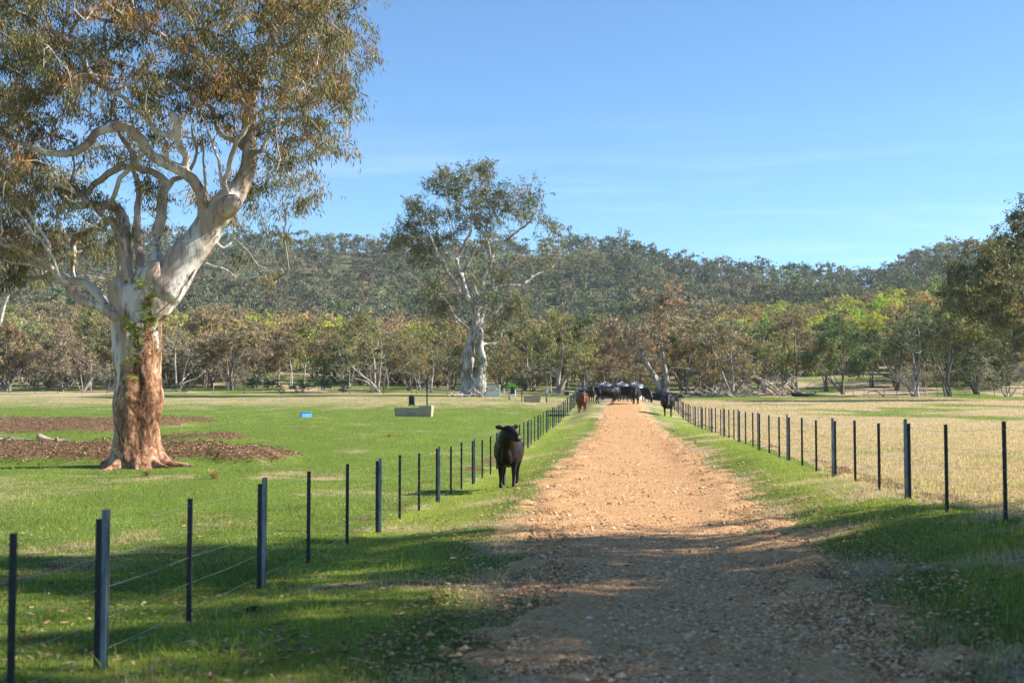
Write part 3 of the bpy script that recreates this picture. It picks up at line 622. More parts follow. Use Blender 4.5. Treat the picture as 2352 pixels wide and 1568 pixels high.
LIMBS = [  # x, y (in 2352 px wide picture units), radius, depth offset
 ('R', [(322, 720, 50, 0), (368, 672, 52, 0), (412, 615, 46, .1), (452, 560, 41, .2), (487, 508, 37, .2), (525, 462, 33, .3), (553, 425, 28, .4), (570, 385, 25, .5), (573, 330, 23, .6), (568, 275, 20, .7), (583, 215, 17, .7), (605, 150, 15, .8), (628, 90, 14, .9), (648, 40, 12, 1.0), (690, -10, 9, 1.2), (720, -80, 7, 1.3), (735, -160, 4, 1.5)]),
 ('R', [(640, 55, 10, 1), (616, 0, 9, .6), (600, -70, 7, .2), (590, -150, 4, 0)]),
 ('R', [(478, 515, 26, .1), (468, 470, 18, -.1), (455, 432, 17, -.3), (424, 398, 17, -.5), (370, 370, 17, -.7), (339, 343, 16, -.8), (308, 308, 15, -.9), (285, 287, 15, -.9), (254, 293, 13, -.9), (216, 308, 13, -.9), (193, 335, 12, -1), (154, 350, 11, -1.1), (104, 347, 9, -1.2), (50, 331, 7, -1.3), (0, 315, 5, -1.3), (-60, 300, 3, -1.2)]),
 ('m', [(428, 400, 12, -.5), (427, 377, 12, -.5), (416, 339, 12, -.6), (404, 293, 12, -.8), (400, 268, 11, -.9), (382, 262, 8, -1)]),
 ('m', [(416, 335, 9, -.6), (397, 316, 9, -.7), (362, 304, 8, -.8), (335, 270, 8, -1), (308, 247, 8, -1.2), (270, 216, 7, -1.5), (227, 189, 7, -1.7), (193, 143, 7, -1.9), (162, 100, 6, -2), (119, 69, 6, -2.2), (100, 20, 5, -2.3), (90, -50, 4, -2.4)]),
 ('R', [(335, 690, 28, .1), (350, 630, 22, .15), (358, 578, 19, .2), (366, 520, 18, .3), (376, 450, 17, .4), (376, 416, 14, .5), (352, 396, 11, .6), (327, 389, 11, .7), (300, 385, 11, .7), (270, 389, 11, .7), (231, 416, 11, .8), (208, 435, 10, .9), (190, 465, 9, 1)]),
 ('m', [(376, 440, 11, .4), (400, 415, 9, .6), (428, 400, 7, .8), (450, 350, 5, 1.2), (440, 280, 4, 1.6), (452, 200, 3, 2)]),
 ('R', [(296, 700, 34, .2), (285, 640, 28, .4), (289, 590, 22, .6), (285, 520, 20, .9), (266, 477, 17, 1.2), (216, 470, 15, 1.5), (170, 474, 13, 1.8), (140, 450, 11, 2), (110, 400, 8, 2.3), (60, 340, 6, 2.6), (20, 260, 4, 3)]),
 ('m', [(293, 640, 12, -.2), (282, 590, 9, -.4), (270, 539, 8, -.5), (239, 497, 8, -.6), (212, 474, 7, -.8), (190, 455, 6, -.9), (150, 430, 5, -1), (110, 420, 4, -1.1)]),
 ('m', [(318, 620, 14, .4), (316, 520, 12, .8), (316, 443, 10, 1), (308, 385, 9, 1.1), (302, 347, 9, 1.1), (275, 308, 7, 1.2), (262, 240, 6, 1.4), (282, 160, 5, 1.7), (270, 60, 4, 2), (280, -60, 3, 2.2)]),
 ('m', [(266, 480, 9, .9), (262, 450, 8, .5), (270, 424, 8, .2), (285, 400, 8, 0), (304, 378, 7, -.2), (330, 350, 6, -.4)]),
 ('R', [(290, 640, 20, .8), (275, 540, 16, 1.2), (255, 505, 14, 1.5), (216, 531, 12, 1.9), (173, 550, 11, 2.2), (168, 600, 8, 2.4), (172, 650, 5, 2.4)]),
 ('R', [(310, 750, 22, -.35), (282, 733, 13, -.45), (231, 707, 12, -.6), (171, 680, 11, -.8), (141, 641, 10, -1), (107, 611, 10, -1.1), (56, 577, 8, -1.3), (13, 560, 7, -1.5), (-40, 548, 6, -1.6), (-120, 530, 4, -1.8)]),
 ('R', [(292, 760, 20, .3), (262, 730, 14, .5), (231, 684, 14, .7), (201, 654, 13, .9), (163, 638, 11, 1.1), (120, 636, 10, 1.3), (64, 645, 8, 1.5), (26, 660, 7, 1.6), (9, 701, 6, 1.7), (-4, 750, 5, 1.7), (-10, 780, 3, 1.8)]),
 ('m', [(120, 620, 7, -1), (86, 612, 6, -.9), (26, 603, 5, -.8), (-40, 600, 4, -.7), (-120, 640, 3, -.6)]),
 ('m', [(107, 611, 6, -1.1), (112, 560, 6, -1.3), (70, 500, 5, -1.5), (40, 430, 5, -1.6), (10, 390, 4, -1.7), (-20, 300, 3, -1.8)]),
 ('m', [(141, 641, 6, -1), (110, 570, 5, -1.5), (60, 520, 5, -1.9), (30, 470, 4, -2.1), (0, 440, 3, -2.2)]),
 ('m', [(470, 605, 6, 0), (500, 613, 4, -.1), (522, 618, 4, -.2), (543, 633, 3, -.2), (562, 643, 2, -.2)]),
 ('m', [(495, 560, 6, .2), (515, 568, 4.5, .2), (535, 551, 4, .3), (569, 577, 3.5, .3), (595, 611, 3, .4), (633, 620, 2, .5)]),
 ('m', [(522, 470, 9, 0), (520, 440, 7, -.1), (512, 424, 6, -.2), (501, 366, 5, -.3), (481, 308, 4, -.5), (462, 262, 3, -.6), (470, 200, 2.4, -.7)]),
 ('m', [(524, 462, 10, -.1), (516, 430, 8, -.2), (531, 358, 8, -.4), (547, 323, 8, -.5), (578, 277, 8, -.6), (616, 250, 7, -.7), (674, 223, 6, -.9), (712, 177, 5, -1), (726, 130, 4, -1.1), (740, 60, 3, -1.2)]),
 ('m', [(576, 350, 9, .4), (600, 345, 7, .3), (615, 320, 6, .2), (634, 297, 5.5, 0), (647, 250, 5, -.1), (653, 190, 4, -.2), (640, 130, 3, -.2)]),
 ('m', [(470, 480, 5, -.2), (470, 443, 5, -.4), (468, 366, 4, -.6), (462, 305, 3, -.8), (440, 240, 2.5, -1)]),
 ('m', [(580, 300, 5, .4), (600, 289, 4, .2), (655, 277, 3.5, 0), (732, 270, 2.5, -.2), (790, 260, 2, -.3)]),
 ('m', [(560, 340, 11, .6), (535, 325, 9, .8), (505, 302, 9, 1), (489, 262, 8, 1.3), (462, 220, 6, 1.5), (430, 200, 5, 1.8)]),
 ('m', [(575, 235, 10, .7), (545, 185, 9, .5), (516, 154, 9, .3), (470, 127, 8, 0), (435, 112, 8, -.2), (385, 92, 8, -.4), (331, 54, 7, -.7), (308, 20, 6, -.9), (298, -20, 6, -1), (290, -100, 4, -1.2)]),
 ('m', [(450, 118, 6, -.1), (443, 158, 6, .1), (428, 173, 6, .3), (389, 173, 5.5, .5), (366, 175, 5, .6), (347, 166, 5, .7), (310, 172, 4, .9)]),
 ('m', [(605, 150, 7, .8), (640, 120, 6, 1.2), (700, 90, 5, 1.7), (760, 60, 3.5, 2), (800, 20, 2.5, 2.2)]),
 ('m', [(595, 180, 7, .8), (560, 120, 6, 1.5), (520, 60, 5, 2.1), (500, -20, 4, 2.6), (480, -100, 3, 2.9)]),
 ('m', [(570, 260, 7, .7), (560, 200, 6, 1.5), (520, 140, 5, 2.3), (440, 60, 4, 3), (380, -20, 3, 3.4)]),
]
sk = Skel(); rg = np.random.default_rng(11)
for kind, L_ in LIMBS:
    pts = [pt(x, y, dz) for x, y, r, dz in L_]; rad = [r * MPP * (.76 if r < 30 else .93) for x, y, r, dz in L_]
    pp, rr = smooth_path(pts, rad, .22)
    jit = rg.normal(size=pp.shape) * .028; jit[0] = 0; pp = pp + jit; rr = rr * (1 + .09 * (fbm(pp[:, 0] * 2, pp[:, 1] * 2, pp[:, 2] * 2, 3, 3) - .5) * 2)
    tb.tube(B(pp), rr, 14)
    sk.limb(list(B(pp)), list(rr))
# knot and hollow where the limb broke
pp, rr = smooth_path([pt(515, 482, -.1), pt(530, 470, -.3), pt(540, 462, -.42), pt(546, 456, -.50)], [26 * MPP, 24 * MPP, 19 * MPP, 7 * MPP], .1); tb.tube(B(pp), rr, 12)
tb.tube(B([pt(330, 650, -.3), pt(350, 625, -.45), pt(358, 600, -.5)]), [.3, .24, .12], 10)
tb.tube(B([pt(275, 700, -.2), pt(268, 660, -.3), pt(272, 635, -.25)]), [.3, .27, .14], 10)
# the hand-laid limbs get their parent links by nearness so twig radii add up
trunk = tb.build('trunk', MAT['bark_big'], big)
remesh(trunk, .034, 3)
V, N = mesh_np(trunk.data); Wp = V + base
hh = V[:, 2]; low = sstep(6.5, 3.0, hh) * sstep(-.2, .4, hh)
rib = fbm(Wp[:, 0] * 6, Wp[:, 1] * 6, Wp[:, 2] * 1.6, 15, 5) - .5
lump = fbm(Wp[:, 0] * 1.6, Wp[:, 1] * 1.6, Wp[:, 2] * 1.1, 19, 3) - .5
V = V + N * ((rib * .05 + lump * .12) * (.18 + .82 * low) * np.clip(sstep(8, 5, hh) + .12, 0, 1))[:, None]
trunk.data.vertices.foreach_set('co', V.astype(np.float32).ravel()); trunk.data.update()
# crown: how full each 60 px cell of the crown is
rows_ = {
 -180: "0056788887666655541000", -120: "4788888888877777776100", -60: "5789999999999999996200", 0: "5789987666787868884000", 60: "5789987775678866887310", 120: "5789887777667877776500",
 180: "5789867766677866667400", 240: "5789756546655635641000", 300: "5689754344443344663000", 360: "5789965433311236652000", 420: "6789987433311266620000", 480: "6789986432101341000000",
 540: "4777764332000022100000", 600: "1344432210000011000000"}
tg = []; tgp = []
for y0, row in rows_.items():
    for c_, ch in enumerate(row):
        x0 = -240 + c_ * 60 if False else -180 + c_ * 52
        v = int(ch) / 9.
        nn = rg.poisson(v * 6.2)
        for _ in range(nn):
            x = x0 + rg.random() * 52; y = y0 + rg.random() * 60
            ry_ = 1 - min(1, abs(x - 330) / 620) ** 2
            dz = rg.normal() * 1.9 * (.35 + ry_)
            if y > 230 and 60 < x < 620:
                dz = abs(dz) + .6 if rg.random() < .8 else dz
                if rg.random() < .22: continue
            tg.append(pt(x, y, dz) - base)
tg = np.array(tg)
sk.grow(tg, rg, seg=.3, wob=.22, up=.12, rt=.0115, pull=.10, rmax=.09, root=B([pt(335, 640)])[0])
tw = Buf(); sk.draw(tw, 6, 4)
EUC = [(.10, .11, .04), (.155, .15, .06), (.23, .19, .075), (.36, .27, .13), (.32, .165, .065), (.065, .08, .032)]
EW = [.22, .20, .2, .13, .13, .12]
lf = Buf(); leaves(lf, tg, 175, .32, .17, .027, EUC, rg, droop=.62, pw=EW)
crown(lf, tw, MAT['leaf'], MAT['bark_pale'], big)
# shoots sprouting from the old trunk
C = []
for x0, y0, sx, sy, n_ in ((338, 690, 18, 30, 16), (345, 740, 16, 26, 12), (310, 770, 22, 30, 16), (300, 830, 14, 30, 8), (288, 745, 16, 12, 6), (320, 655, 10, 12, 5), (360, 780, 8, 50, 5)):
    for _ in range(n_):
        x = x0 + rg.normal() * sx * .6; y = y0 + rg.normal() * sy * .6; rr_ = 58 * MPP; u = np.clip((x - 316) / 58, -.95, .95)
        C.append(pt(x, y, -rr_ * math.sqrt(1 - u * u) - .05 - .12 * rg.random()) - base)
lf = Buf(); leaves(lf, C, 42, .11, .10, .022, [(.20, .26, .05), (.30, .34, .08), (.12, .18, .05), (.30, .22, .09)], rg, droop=.35)
lf.build('trunk_shoots', MAT['leaf'], big, smooth=False, col=True)

# --- the tall twisting gum in the middle distance
DM = 137.
def pm(px, py, dz=0.): return P(872.6 + px * .3851, 335.6 + py * .3851, DM + dz)
MM = DM / FPX * .3851
base = np.array(G(872.6 + 560 * .3851, DM)); mid = empty('gum_tree', base)
tag(mid, 'tall gum with forked pale trunk and open crown standing above the log pile', 'tree')
ML = [[(535, 1500, 62, 0), (530, 1440, 48, 0), (520, 1370, 37, 0), (524, 1290, 34, .1), (540, 1200, 30, .2), (555, 1120, 26, .3), (570, 1050, 21, .2), (572, 1000, 20, 0), (568, 960, 18, 0), (530, 910, 14, -.3), (508, 840, 13, -.5), (492, 780, 12, -.7), (468, 740, 11, -.8), (464, 660, 11, -1), (492, 600, 10, -1), (528, 540, 9, -.8), (542, 480, 8, -.8), (552, 420, 6, -.8), (548, 330, 4, -1), (520, 250, 3, -1)],
      [(592, 1500, 52, -.8), (594, 1420, 40, -.9), (604, 1350, 33, -.8), (618, 1300, 24, -.7), (606, 1240, 20, -.6), (598, 1180, 18, -.4), (600, 1110, 18, -.1), (598, 1060, 14, .4), (612, 1000, 10, .7), (635, 930, 9, .9)],
      [(570, 980, 15, 0), (610, 925, 15, .4), (655, 885, 13, .8), (700, 838, 11, 1.2), (780, 832, 9, 1.6), (850, 830, 8, 1.9), (900, 785, 7, 2.2), (985, 745, 5, 2.8), (1060, 700, 4, 3.4)],
      [(900, 790, 5, 2.2), (930, 700, 4, 1.8), (975, 640, 4, 1.4), (1010, 570, 3, 1), (1050, 500, 2.5, .8)],
      [(650, 890, 11, .8), (615, 825, 10, .5), (630, 760, 9, .2), (668, 680, 9, 0), (683, 620, 9, -.3), (735, 572, 8, -.8), (820, 510, 7, -1.4), (895, 450, 5, -2), (940, 370, 4, -2.6), (950, 300, 3, -3)],
      [(670, 860, 8, 1), (675, 800, 7, 1.3), (658, 750, 7, 1.5), (662, 680, 7, 1.6), (650, 600, 6, 1.7), (630, 530, 6, 1.8), (650, 440, 5, 2), (700, 350, 4, 2.2), (720, 280, 3, 2.4)],
      [(545, 935, 11, 0), (480, 880, 11, .5), (462, 830, 10, .8), (420, 780, 8, 1.2), (370, 700, 7, 1.8), (320, 645, 7, 2.4), (220, 620, 6, 3), (150, 640, 4, 3.4), (80, 640, 3, 3.8)],
      [(470, 770, 8, -.4), (420, 770, 8, -1), (380, 700, 7, -1.8), (330, 610, 6, -2.4), (290, 520, 4, -2.8), (240, 440, 4, -3), (190, 360, 3, -3.2)],
      [(490, 770, 7, -.7), (530, 700, 6, -.2), (570, 610, 5, .4), (600, 530, 4, .8), (590, 430, 4, 1.1), (620, 300, 3, 1.5), (610, 180, 2.5, 1.6)],
      [(485, 740, 6, -.8), (440, 640, 5, -1.6), (430, 520, 4, -2.2), (400, 400, 4, -2.6), (400, 300, 3, -3), (370, 200, 2.5, -3.2)],
      [(565, 1110, 9, .2), (500, 1065, 7, -.4), (450, 1015, 6, -1), (410, 940, 4, -1.4)],
      [(600, 1080, 8, .2), (650, 1020, 6, .6), (710, 970, 5, 1.2), (780, 900, 4, 1.8)],
      [(610, 1180, 6, -.2), (700, 1168, 5, .2), (735, 1090, 4, .6), (790, 1030, 3, 1)],
      [(610, 920, 6, 0), (575, 870, 5, -.6), (560, 820, 4, -1)]]
sk = Skel(); tb = Buf(); rg = np.random.default_rng(5)
for L_ in ML:
    pp, rr = smooth_path([pm(x, y, dz) for x, y, r, dz in L_], [r * MM * (1.12 if r < 20 else 1) for x, y, r, dz in L_], .4)
    pp = pp + rg.normal(size=pp.shape) * .05; tb.tube(pp - base, rr, 12); sk.limb(list(pp - base), list(rr))
trunk = tb.build('trunk', MAT['bark_mid'], mid); remesh(trunk, .075, 2)
V, N = mesh_np(trunk.data); rib = fbm(V[:, 0] * 2.5, V[:, 1] * 2.5, V[:, 2] * .5, 15, 4) - .5
V = V + N * (rib * .28 * sstep(9, 4, V[:, 2]))[:, None]; trunk.data.vertices.foreach_set('co', V.astype(np.float32).ravel()); trunk.data.update()
CL = [(380, 160, 60, 12), (480, 200, 80, 18), (600, 160, 60, 16), (630, 120, 30, 5), (330, 230, 60, 12), (420, 280, 80, 18), (560, 300, 90, 22), (680, 300, 80, 18), (740, 360, 70, 16), (850, 280, 80, 12), (900, 340, 60, 10), (850, 400, 70, 14), (200, 340, 55, 13), (230, 420, 70, 14), (330, 420, 80, 16), (470, 420, 80, 16), (600, 420, 80, 18), (120, 480, 50, 8), (110, 560, 60, 14), (200, 560, 80, 20), (300, 560, 80, 16), (180, 650, 80, 14), (420, 540, 60, 10), (700, 480, 80, 14), (620, 520, 60, 8), (560, 620, 60, 6), (280, 680, 70, 8), (1030, 490, 50, 8), (1040, 560, 60, 7), (1000, 680, 60, 6), (850, 680, 60, 4), (330, 830, 60, 14), (300, 900, 60, 12), (380, 950, 60, 12), (350, 1030, 50, 9), (440, 880, 50, 6), (700, 780, 55, 12), (680, 900, 60, 12), (780, 940, 60, 16), (840, 920, 40, 8), (800, 1000, 60, 12), (720, 1040, 50, 6), (560, 800, 50, 6), (470, 1230, 35, 8), (440, 1300, 35, 6), (620, 1290, 30, 9), (660, 1220, 35, 7), (600, 1320, 20, 4), (960, 440, 50, 4)]
tg = []
for x, y, r, n in CL:
    dz0 = rg.normal() * 2 + (1.8 if y > 380 else 0)
    for _ in range(int(n * 1.4)): tg.append(pm(x + rg.normal() * r * .55, y + rg.normal() * r * .5, dz0 + rg.normal() * 1.5) - base)
tg = np.array(tg); sk.grow(tg, rg, seg=.7, wob=.25, up=.1, rt=.018, pull=.15, rmax=.16, root=(pm(570, 980) - base), minr=.012)
tw = Buf(); sk.draw(tw, 5, 3)
lf = Buf(); leaves(lf, tg, 48, .62, .36, .085, [(.09, .12, .05), (.13, .155, .07), (.17, .165, .08), (.23, .17, .09), (.06, .095, .045)], rg, droop=.45)
crown(lf, tw, MAT['leaf'], MAT['bark_pale'], mid)

# --- model trees for the woodland, 10 m tall, then copied
def proto(seed, stems=3, spread=.3, c0=.35, W=.42, n=90, per=40, ln=.5, wd=.16, sp=.45, bk='bark_grey', lobes=7, lean=0., flat=.8, tr=.16, k=6, droop=.4, sparse=0, leafm='leaf_far'):
    rg = np.random.default_rng(seed); root = empty('gum_tree', (0, 0, 0)); sk = Skel(); tb = Buf(); H = 10.
    lc = []
    for i in range(lobes):
        a = 6.283 * i / lobes + rg.random(); rr = W * H * (.25 + .75 * rg.random() ** .6)
        lc.append([math.cos(a) * rr + lean * 4, math.sin(a) * rr, H * (c0 + (1 - c0) * (.35 + .5 * rg.random() - .25 * (rr / (W * H)) ** 2)), H * W * (.34 + .22 * rg.random())])
    lc.append([lean * 4, 0, H * .86, H * W * .42])
    for i in range(stems):
        a = 6.283 * i / stems + rg.random() * 1.5; q = lc[int(rg.integers(len(lc)))] if i else lc[-1]
        top = np.array(q[:3]); b0 = np.array([math.cos(a) * .2, math.sin(a) * .2, -.15]) * (stems > 1)
        m1 = b0 * .7 + top * .3; m1[:2] *= .55 + rg.random() * .5; m1[2] = H * c0 * .75; m2 = b0 * .35 + top * .65 + rg.normal(size=3) * .35
        r0 = tr * (1 if i == 0 else .55 + .35 * rg.random())
        pp, rr = smooth_path([b0, b0 + (m1 - b0) * .45 + rg.normal(size=3) * .1, m1, m2, top], [r0 * 1.45, r0, r0 * .85, r0 * .5, r0 * .18], .45)
        tb.tube(pp, rr, 8); sk.limb(list(pp), list(rr))
        if c0 > .2:
            for _ in range(2):
                j = int(len(pp) * (.3 + .4 * rg.random())); q = pp[j]; dr = rg.normal(size=3); dr[2] = abs(dr[2]) * .7 + .3; dr /= np.linalg.norm(dr)
                p2, r2 = smooth_path([q, q + dr * .7 + rg.normal(size=3) * .1, q + dr * (1.6 + rg.random())], [rr[j] * .6, rr[j] * .35, .02], .3); tb.tube(p2, r2, 5); sk.limb(list(p2), list(r2))
    tg = []
    while len(tg) < n:
        q = lc[int(rg.integers(len(lc)))]; d = rg.normal(size=3); d /= np.linalg.norm(d); u = rg.random() ** (.4)
        t = np.array(q[:3]) + d * q[3] * u * np.array([1, 1, flat])
        if t[2] > H * c0 * .72 and t[2] < H * 1.02: tg.append(t)
    tg = np.array(tg)
    sk.grow(tg, rg, seg=.7, wob=.25, up=.12, rt=.017, pull=.2, rmax=.1, root=np.array([0, 0, H * c0 * .6]), minr=.011)
    sk.draw(tb, 4, 3)
    t_ = tb.build('trunk', MAT[bk], root)
    keep = tg if not sparse else tg[rg.random(len(tg)) > sparse]
    lf = Buf(); leaves(lf, keep, per, sp, ln, wd, [(1, 1, 1), (.78, .84, .82), (1.2, 1.14, .95), (1.35, 1.1, .85), (.65, .74, .68)], rg, droop=droop, pw=[.36, .22, .2, .1, .12], tint=.22, jit=.35)
    c = lf.build('crown', MAT[leafm], root, smooth=False, col=True)
    return root
KEEP = []
def place(pr, loc, h, col, label, group=None, rz=0, wid=1., name='gum_tree', cat='tree', bend=0):
    o = copy_tree(pr); o.name = name; o.location = loc; s = h / 10.; o.scale = (s * wid, s * wid, s); o.rotation_euler = (bend, 0, rz)
    for c in o.children:
        c.color = (*col, 1) if c.name.startswith('crown') else (1, 1, 1, 1)
    tag(o, label, cat, group); return o
PRO = {
 'broad': proto(1, 4, c0=.20, W=.52, n=170, per=60, ln=.34, wd=.10, sp=.45, bk='bark_pale', lobes=9, tr=.3),
 'multi': proto(2, 8, c0=.15, W=.42, n=190, per=60, ln=.34, wd=.10, sp=.42, bk='bark_grey', tr=.15),
 'slim': proto(3, 3, c0=.28, W=.28, n=100, per=60, ln=.34, wd=.10, sp=.42, bk='bark_grey', lobes=5, tr=.15),
 'pale': proto(4, 4, c0=.20, W=.48, n=150, per=34, ln=.32, wd=.09, sp=.42, bk='bark_pale', lobes=8, tr=.17, sparse=.2),
 'lean': proto(5, 3, c0=.22, W=.45, n=140, per=60, ln=.34, wd=.10, sp=.45, bk='bark_grey', lean=.5, tr=.3),
 'pole': proto(6, 2, c0=.4, W=.24, n=80, per=60, ln=.34, wd=.10, sp=.4, bk='bark_pale', lobes=5, tr=.13),
 'bush': proto(7, 5, c0=.08, W=.6, n=110, per=60, ln=.5, wd=.16, sp=.6, bk='bark_grey', lobes=8, tr=.12, droop=.1),
 'bare': proto(8, 6, c0=.15, W=.6, n=150, per=14, ln=.4, wd=.10, sp=.4, bk='bark_pale', lobes=8, tr=.12, sparse=.5),
 'm1': proto(11, 3, c0=.16, W=.48, n=70, per=64, ln=.42, wd=.15, sp=.6, bk='bark_grey', lobes=7, tr=.16),
 'm2': proto(12, 4, c0=.16, W=.55, n=80, per=64, ln=.42, wd=.15, sp=.6, bk='bark_pale', lobes=9, tr=.16),
 'm3': proto(13, 2, c0=.22, W=.36, n=60, per=64, ln=.42, wd=.15, sp=.58, bk='bark_grey', lobes=6, tr=.15),
}
C_ = dict(rust=(0.310, 0.236, 0.149), maroon=(0.285, 0.225, 0.175), brown=(0.282, 0.236, 0.149), olive=(0.230, 0.230, 0.103), dark=(0.103, 0.138, 0.063), green=(0.18, 0.24, 0.105), grey=(0.276, 0.253, 0.184), yellow=(0.414, 0.425, 0.092), lime=(0.322, 0.437, 0.069), orange=(0.437, 0.328, 0.149), blue=(0.098, 0.138, 0.086))
FRONT = [  # x, crown top y, distance, model, colour, width, label
 (18, 735, 165, 'multi', 'rust', 1., 'rust tinged gum at far left, behind the old gum drooping branches'),
 (82, 748, 172, 'slim', 'brown', 1.2, 'slim brown crowned gum second from left along the far paddock edge'),
 (140, 752, 162, 'multi', 'maroon', .95, 'bushy reddish gum third from left behind the left paddock'),
 (205, 715, 172, 'broad', 'olive', .8, 'olive round crowned gum just left of the rusty trunk'),
 (300, 735, 170, 'multi', 'brown', .9, 'brown gum standing directly behind the huge rusty trunk'),
 (405, 752, 160, 'pale', 'grey', 1.0, 'sparse grey gum with white forked limbs right of the huge trunk'),
 (470, 705, 178, 'multi', 'rust', .9, 'tall rust coloured gum second right of the huge trunk'),
 (528, 725, 165, 'slim', 'brown', 1.2, 'brown gum with thin grey stems midway between huge trunk and blue tub'),
 (583, 740, 172, 'multi', 'maroon', .8, 'reddish gum above the dark green bushes near the fence line'),
 (640, 752, 180, 'pole', 'rust', 1.2, 'slender gum with rusty crown left above the blue tub'),
 (668, 760, 172, 'pole', 'brown', 1.1, 'thin straight gum almost above the blue tub'),
 (700, 745, 178, 'pole', 'olive', 1.2, 'thin gum with olive crown directly above the blue tub'),
 (742, 750, 168, 'slim', 'brown', 1., 'brown slim gum just right above the blue tub'),
 (792, 778, 158, 'lean', 'dark', .75, 'small dark green leaning gum between blue tub and trough'),
 (868, 732, 157, 'pale', 'olive', 1.1, 'wide gum with fan of white branches left behind the trough'),
 (940, 765, 168, 'multi', 'brown', .85, 'brown gum behind the hanging drum of the trough'),
 (990, 785, 160, 'pale', 'olive', .9, 'thin pale branched gum right behind the trough mast'),
 (1040, 770, 176, 'multi', 'brown', .9, 'brown gum immediately left of the tall forked gum'),
 (1150, 775, 172, 'multi', 'brown', .8, 'brown gum immediately right of the tall forked gum'),
 (1205, 752, 178, 'slim', 'olive', 1.3, 'olive gum behind the farther trough and mast'),
 (1284, 720, 160, 'broad', 'olive', .95, 'large olive gum with dark trunk behind the wire gate'),
 (1352, 752, 172, 'multi', 'brown', .8, 'brown gum above the leftmost metal tank'),
 (1408, 772, 165, 'multi', 'rust', .75, 'rusty gum behind the middle metal tank'),
 (1455, 768, 172, 'pale', 'maroon', .9, 'reddish gum with pale stems behind the rightmost metal tank'),
 (1528, 662, 150, 'broad', 'maroon', 1.12, 'large maroon brown gum with stout pale trunk at the end of the track'),
 (1574, 770, 156, 'lean', 'rust', .8, 'leaning brown trunked gum right beside the large maroon gum'),
 (1632, 742, 154, 'lean', 'brown', .8, 'gum with dark leaning trunk at left end of the fallen branches'),
 (1686, 712, 149, 'pale', 'olive', 1.05, 'spreading olive gum with pale limbs rising from the fallen branches'),
 (1755, 735, 166, 'multi', 'green', .9, 'green gum behind the right half of the fallen branches'),
 (1832, 710, 163, 'multi', 'brown', .85, 'brown topped gum behind the charred log'),
 (1898, 752, 170, 'slim', 'dark', 1.2, 'dark slim gum right of the charred log in the sunlit clearing'),
 (1938, 735, 158, 'multi', 'green', .95, 'clump stemmed green gum right of the charred log'),
 (2003, 765, 182, 'slim', 'olive', 1.2, 'olive gum set back in the clearing behind the right paddock'),
 (2060, 735, 172, 'lean', 'dark', .9, 'dark leaning gum at the right side of the clearing'),
 (2106, 700, 150, 'pale', 'dark', 1.0, 'dark leaved gum with white zigzag limbs beside the right paddock'),
 (2176, 690, 152, 'slim', 'olive', 1.3, 'tall gum with pale double stem at the right paddock edge'),
 (2245, 742, 158, 'multi', 'dark', .9, 'dark gum left of the bare pale shrub'),
 (2312, 800, 150, 'bare', 'grey', 1.2, 'nearly bare pale twigged small tree at the far right'),
]
rz_ = random.Random(3)
for x, ty, d, mdl, col, wid, lab in FRONT:
    g = G(x, d, -.1); h = (930 - ty) / FPX * d + EYE - g[2]
    cc = np.array(C_[col]) * (.9 + .2 * rz_.random())
    place(PRO[mdl], g, h * 1.02, cc, lab, None, rz_.random() * 6.28, wid)
SECOND = []
rg = np.random.default_rng(21)
ANCH = [(-150, 'left of the old gum'), (60, 'behind the old gum hanging branches'), (180, 'left of the rusty trunk'), (330, 'behind the rusty trunk'), (430, 'right of the rusty trunk'), (520, 'under the pale limb broken twig'), (600, 'above the green bushes'), (700, 'above the blue tub'), (790, 'above the small dark leaning gum'), (870, 'above the white fanned gum'), (945, 'above the hanging drum'), (1010, 'left of the tall forked gum'), (1090, 'behind the tall forked gum'), (1170, 'right of the tall forked gum'), (1240, 'above the wire gate'), (1320, 'above the brown cow'), (1400, 'above the metal tanks'), (1460, 'left of the maroon gum crown'), (1540, 'behind the maroon gum crown'), (1620, 'right of the maroon gum crown'), (1700, 'above the fallen branches'), (1780, 'above the end of the fallen branches'), (1850, 'above the charred log'), (1930, 'above the clump stemmed green gum'), (2010, 'below the saddle of the hills'), (2100, 'above the white limbed dark gum'), (2190, 'above the double stemmed gum'), (2280, 'behind the big dark crown at right'), (2400, 'at the far right edge')]
GC = dict(rust='rust red', maroon='maroon', brown='brown', olive='olive', dark='dark green', green='green', yellow='yellow green', lime='bright lime', orange='orange brown', grey='grey')
used = {}
def bandname(d): return 'second rank' if d < 215 else 'lower slope' if d < 275 else 'middle slope' if d < 330 else 'upper slope'
d = 186.
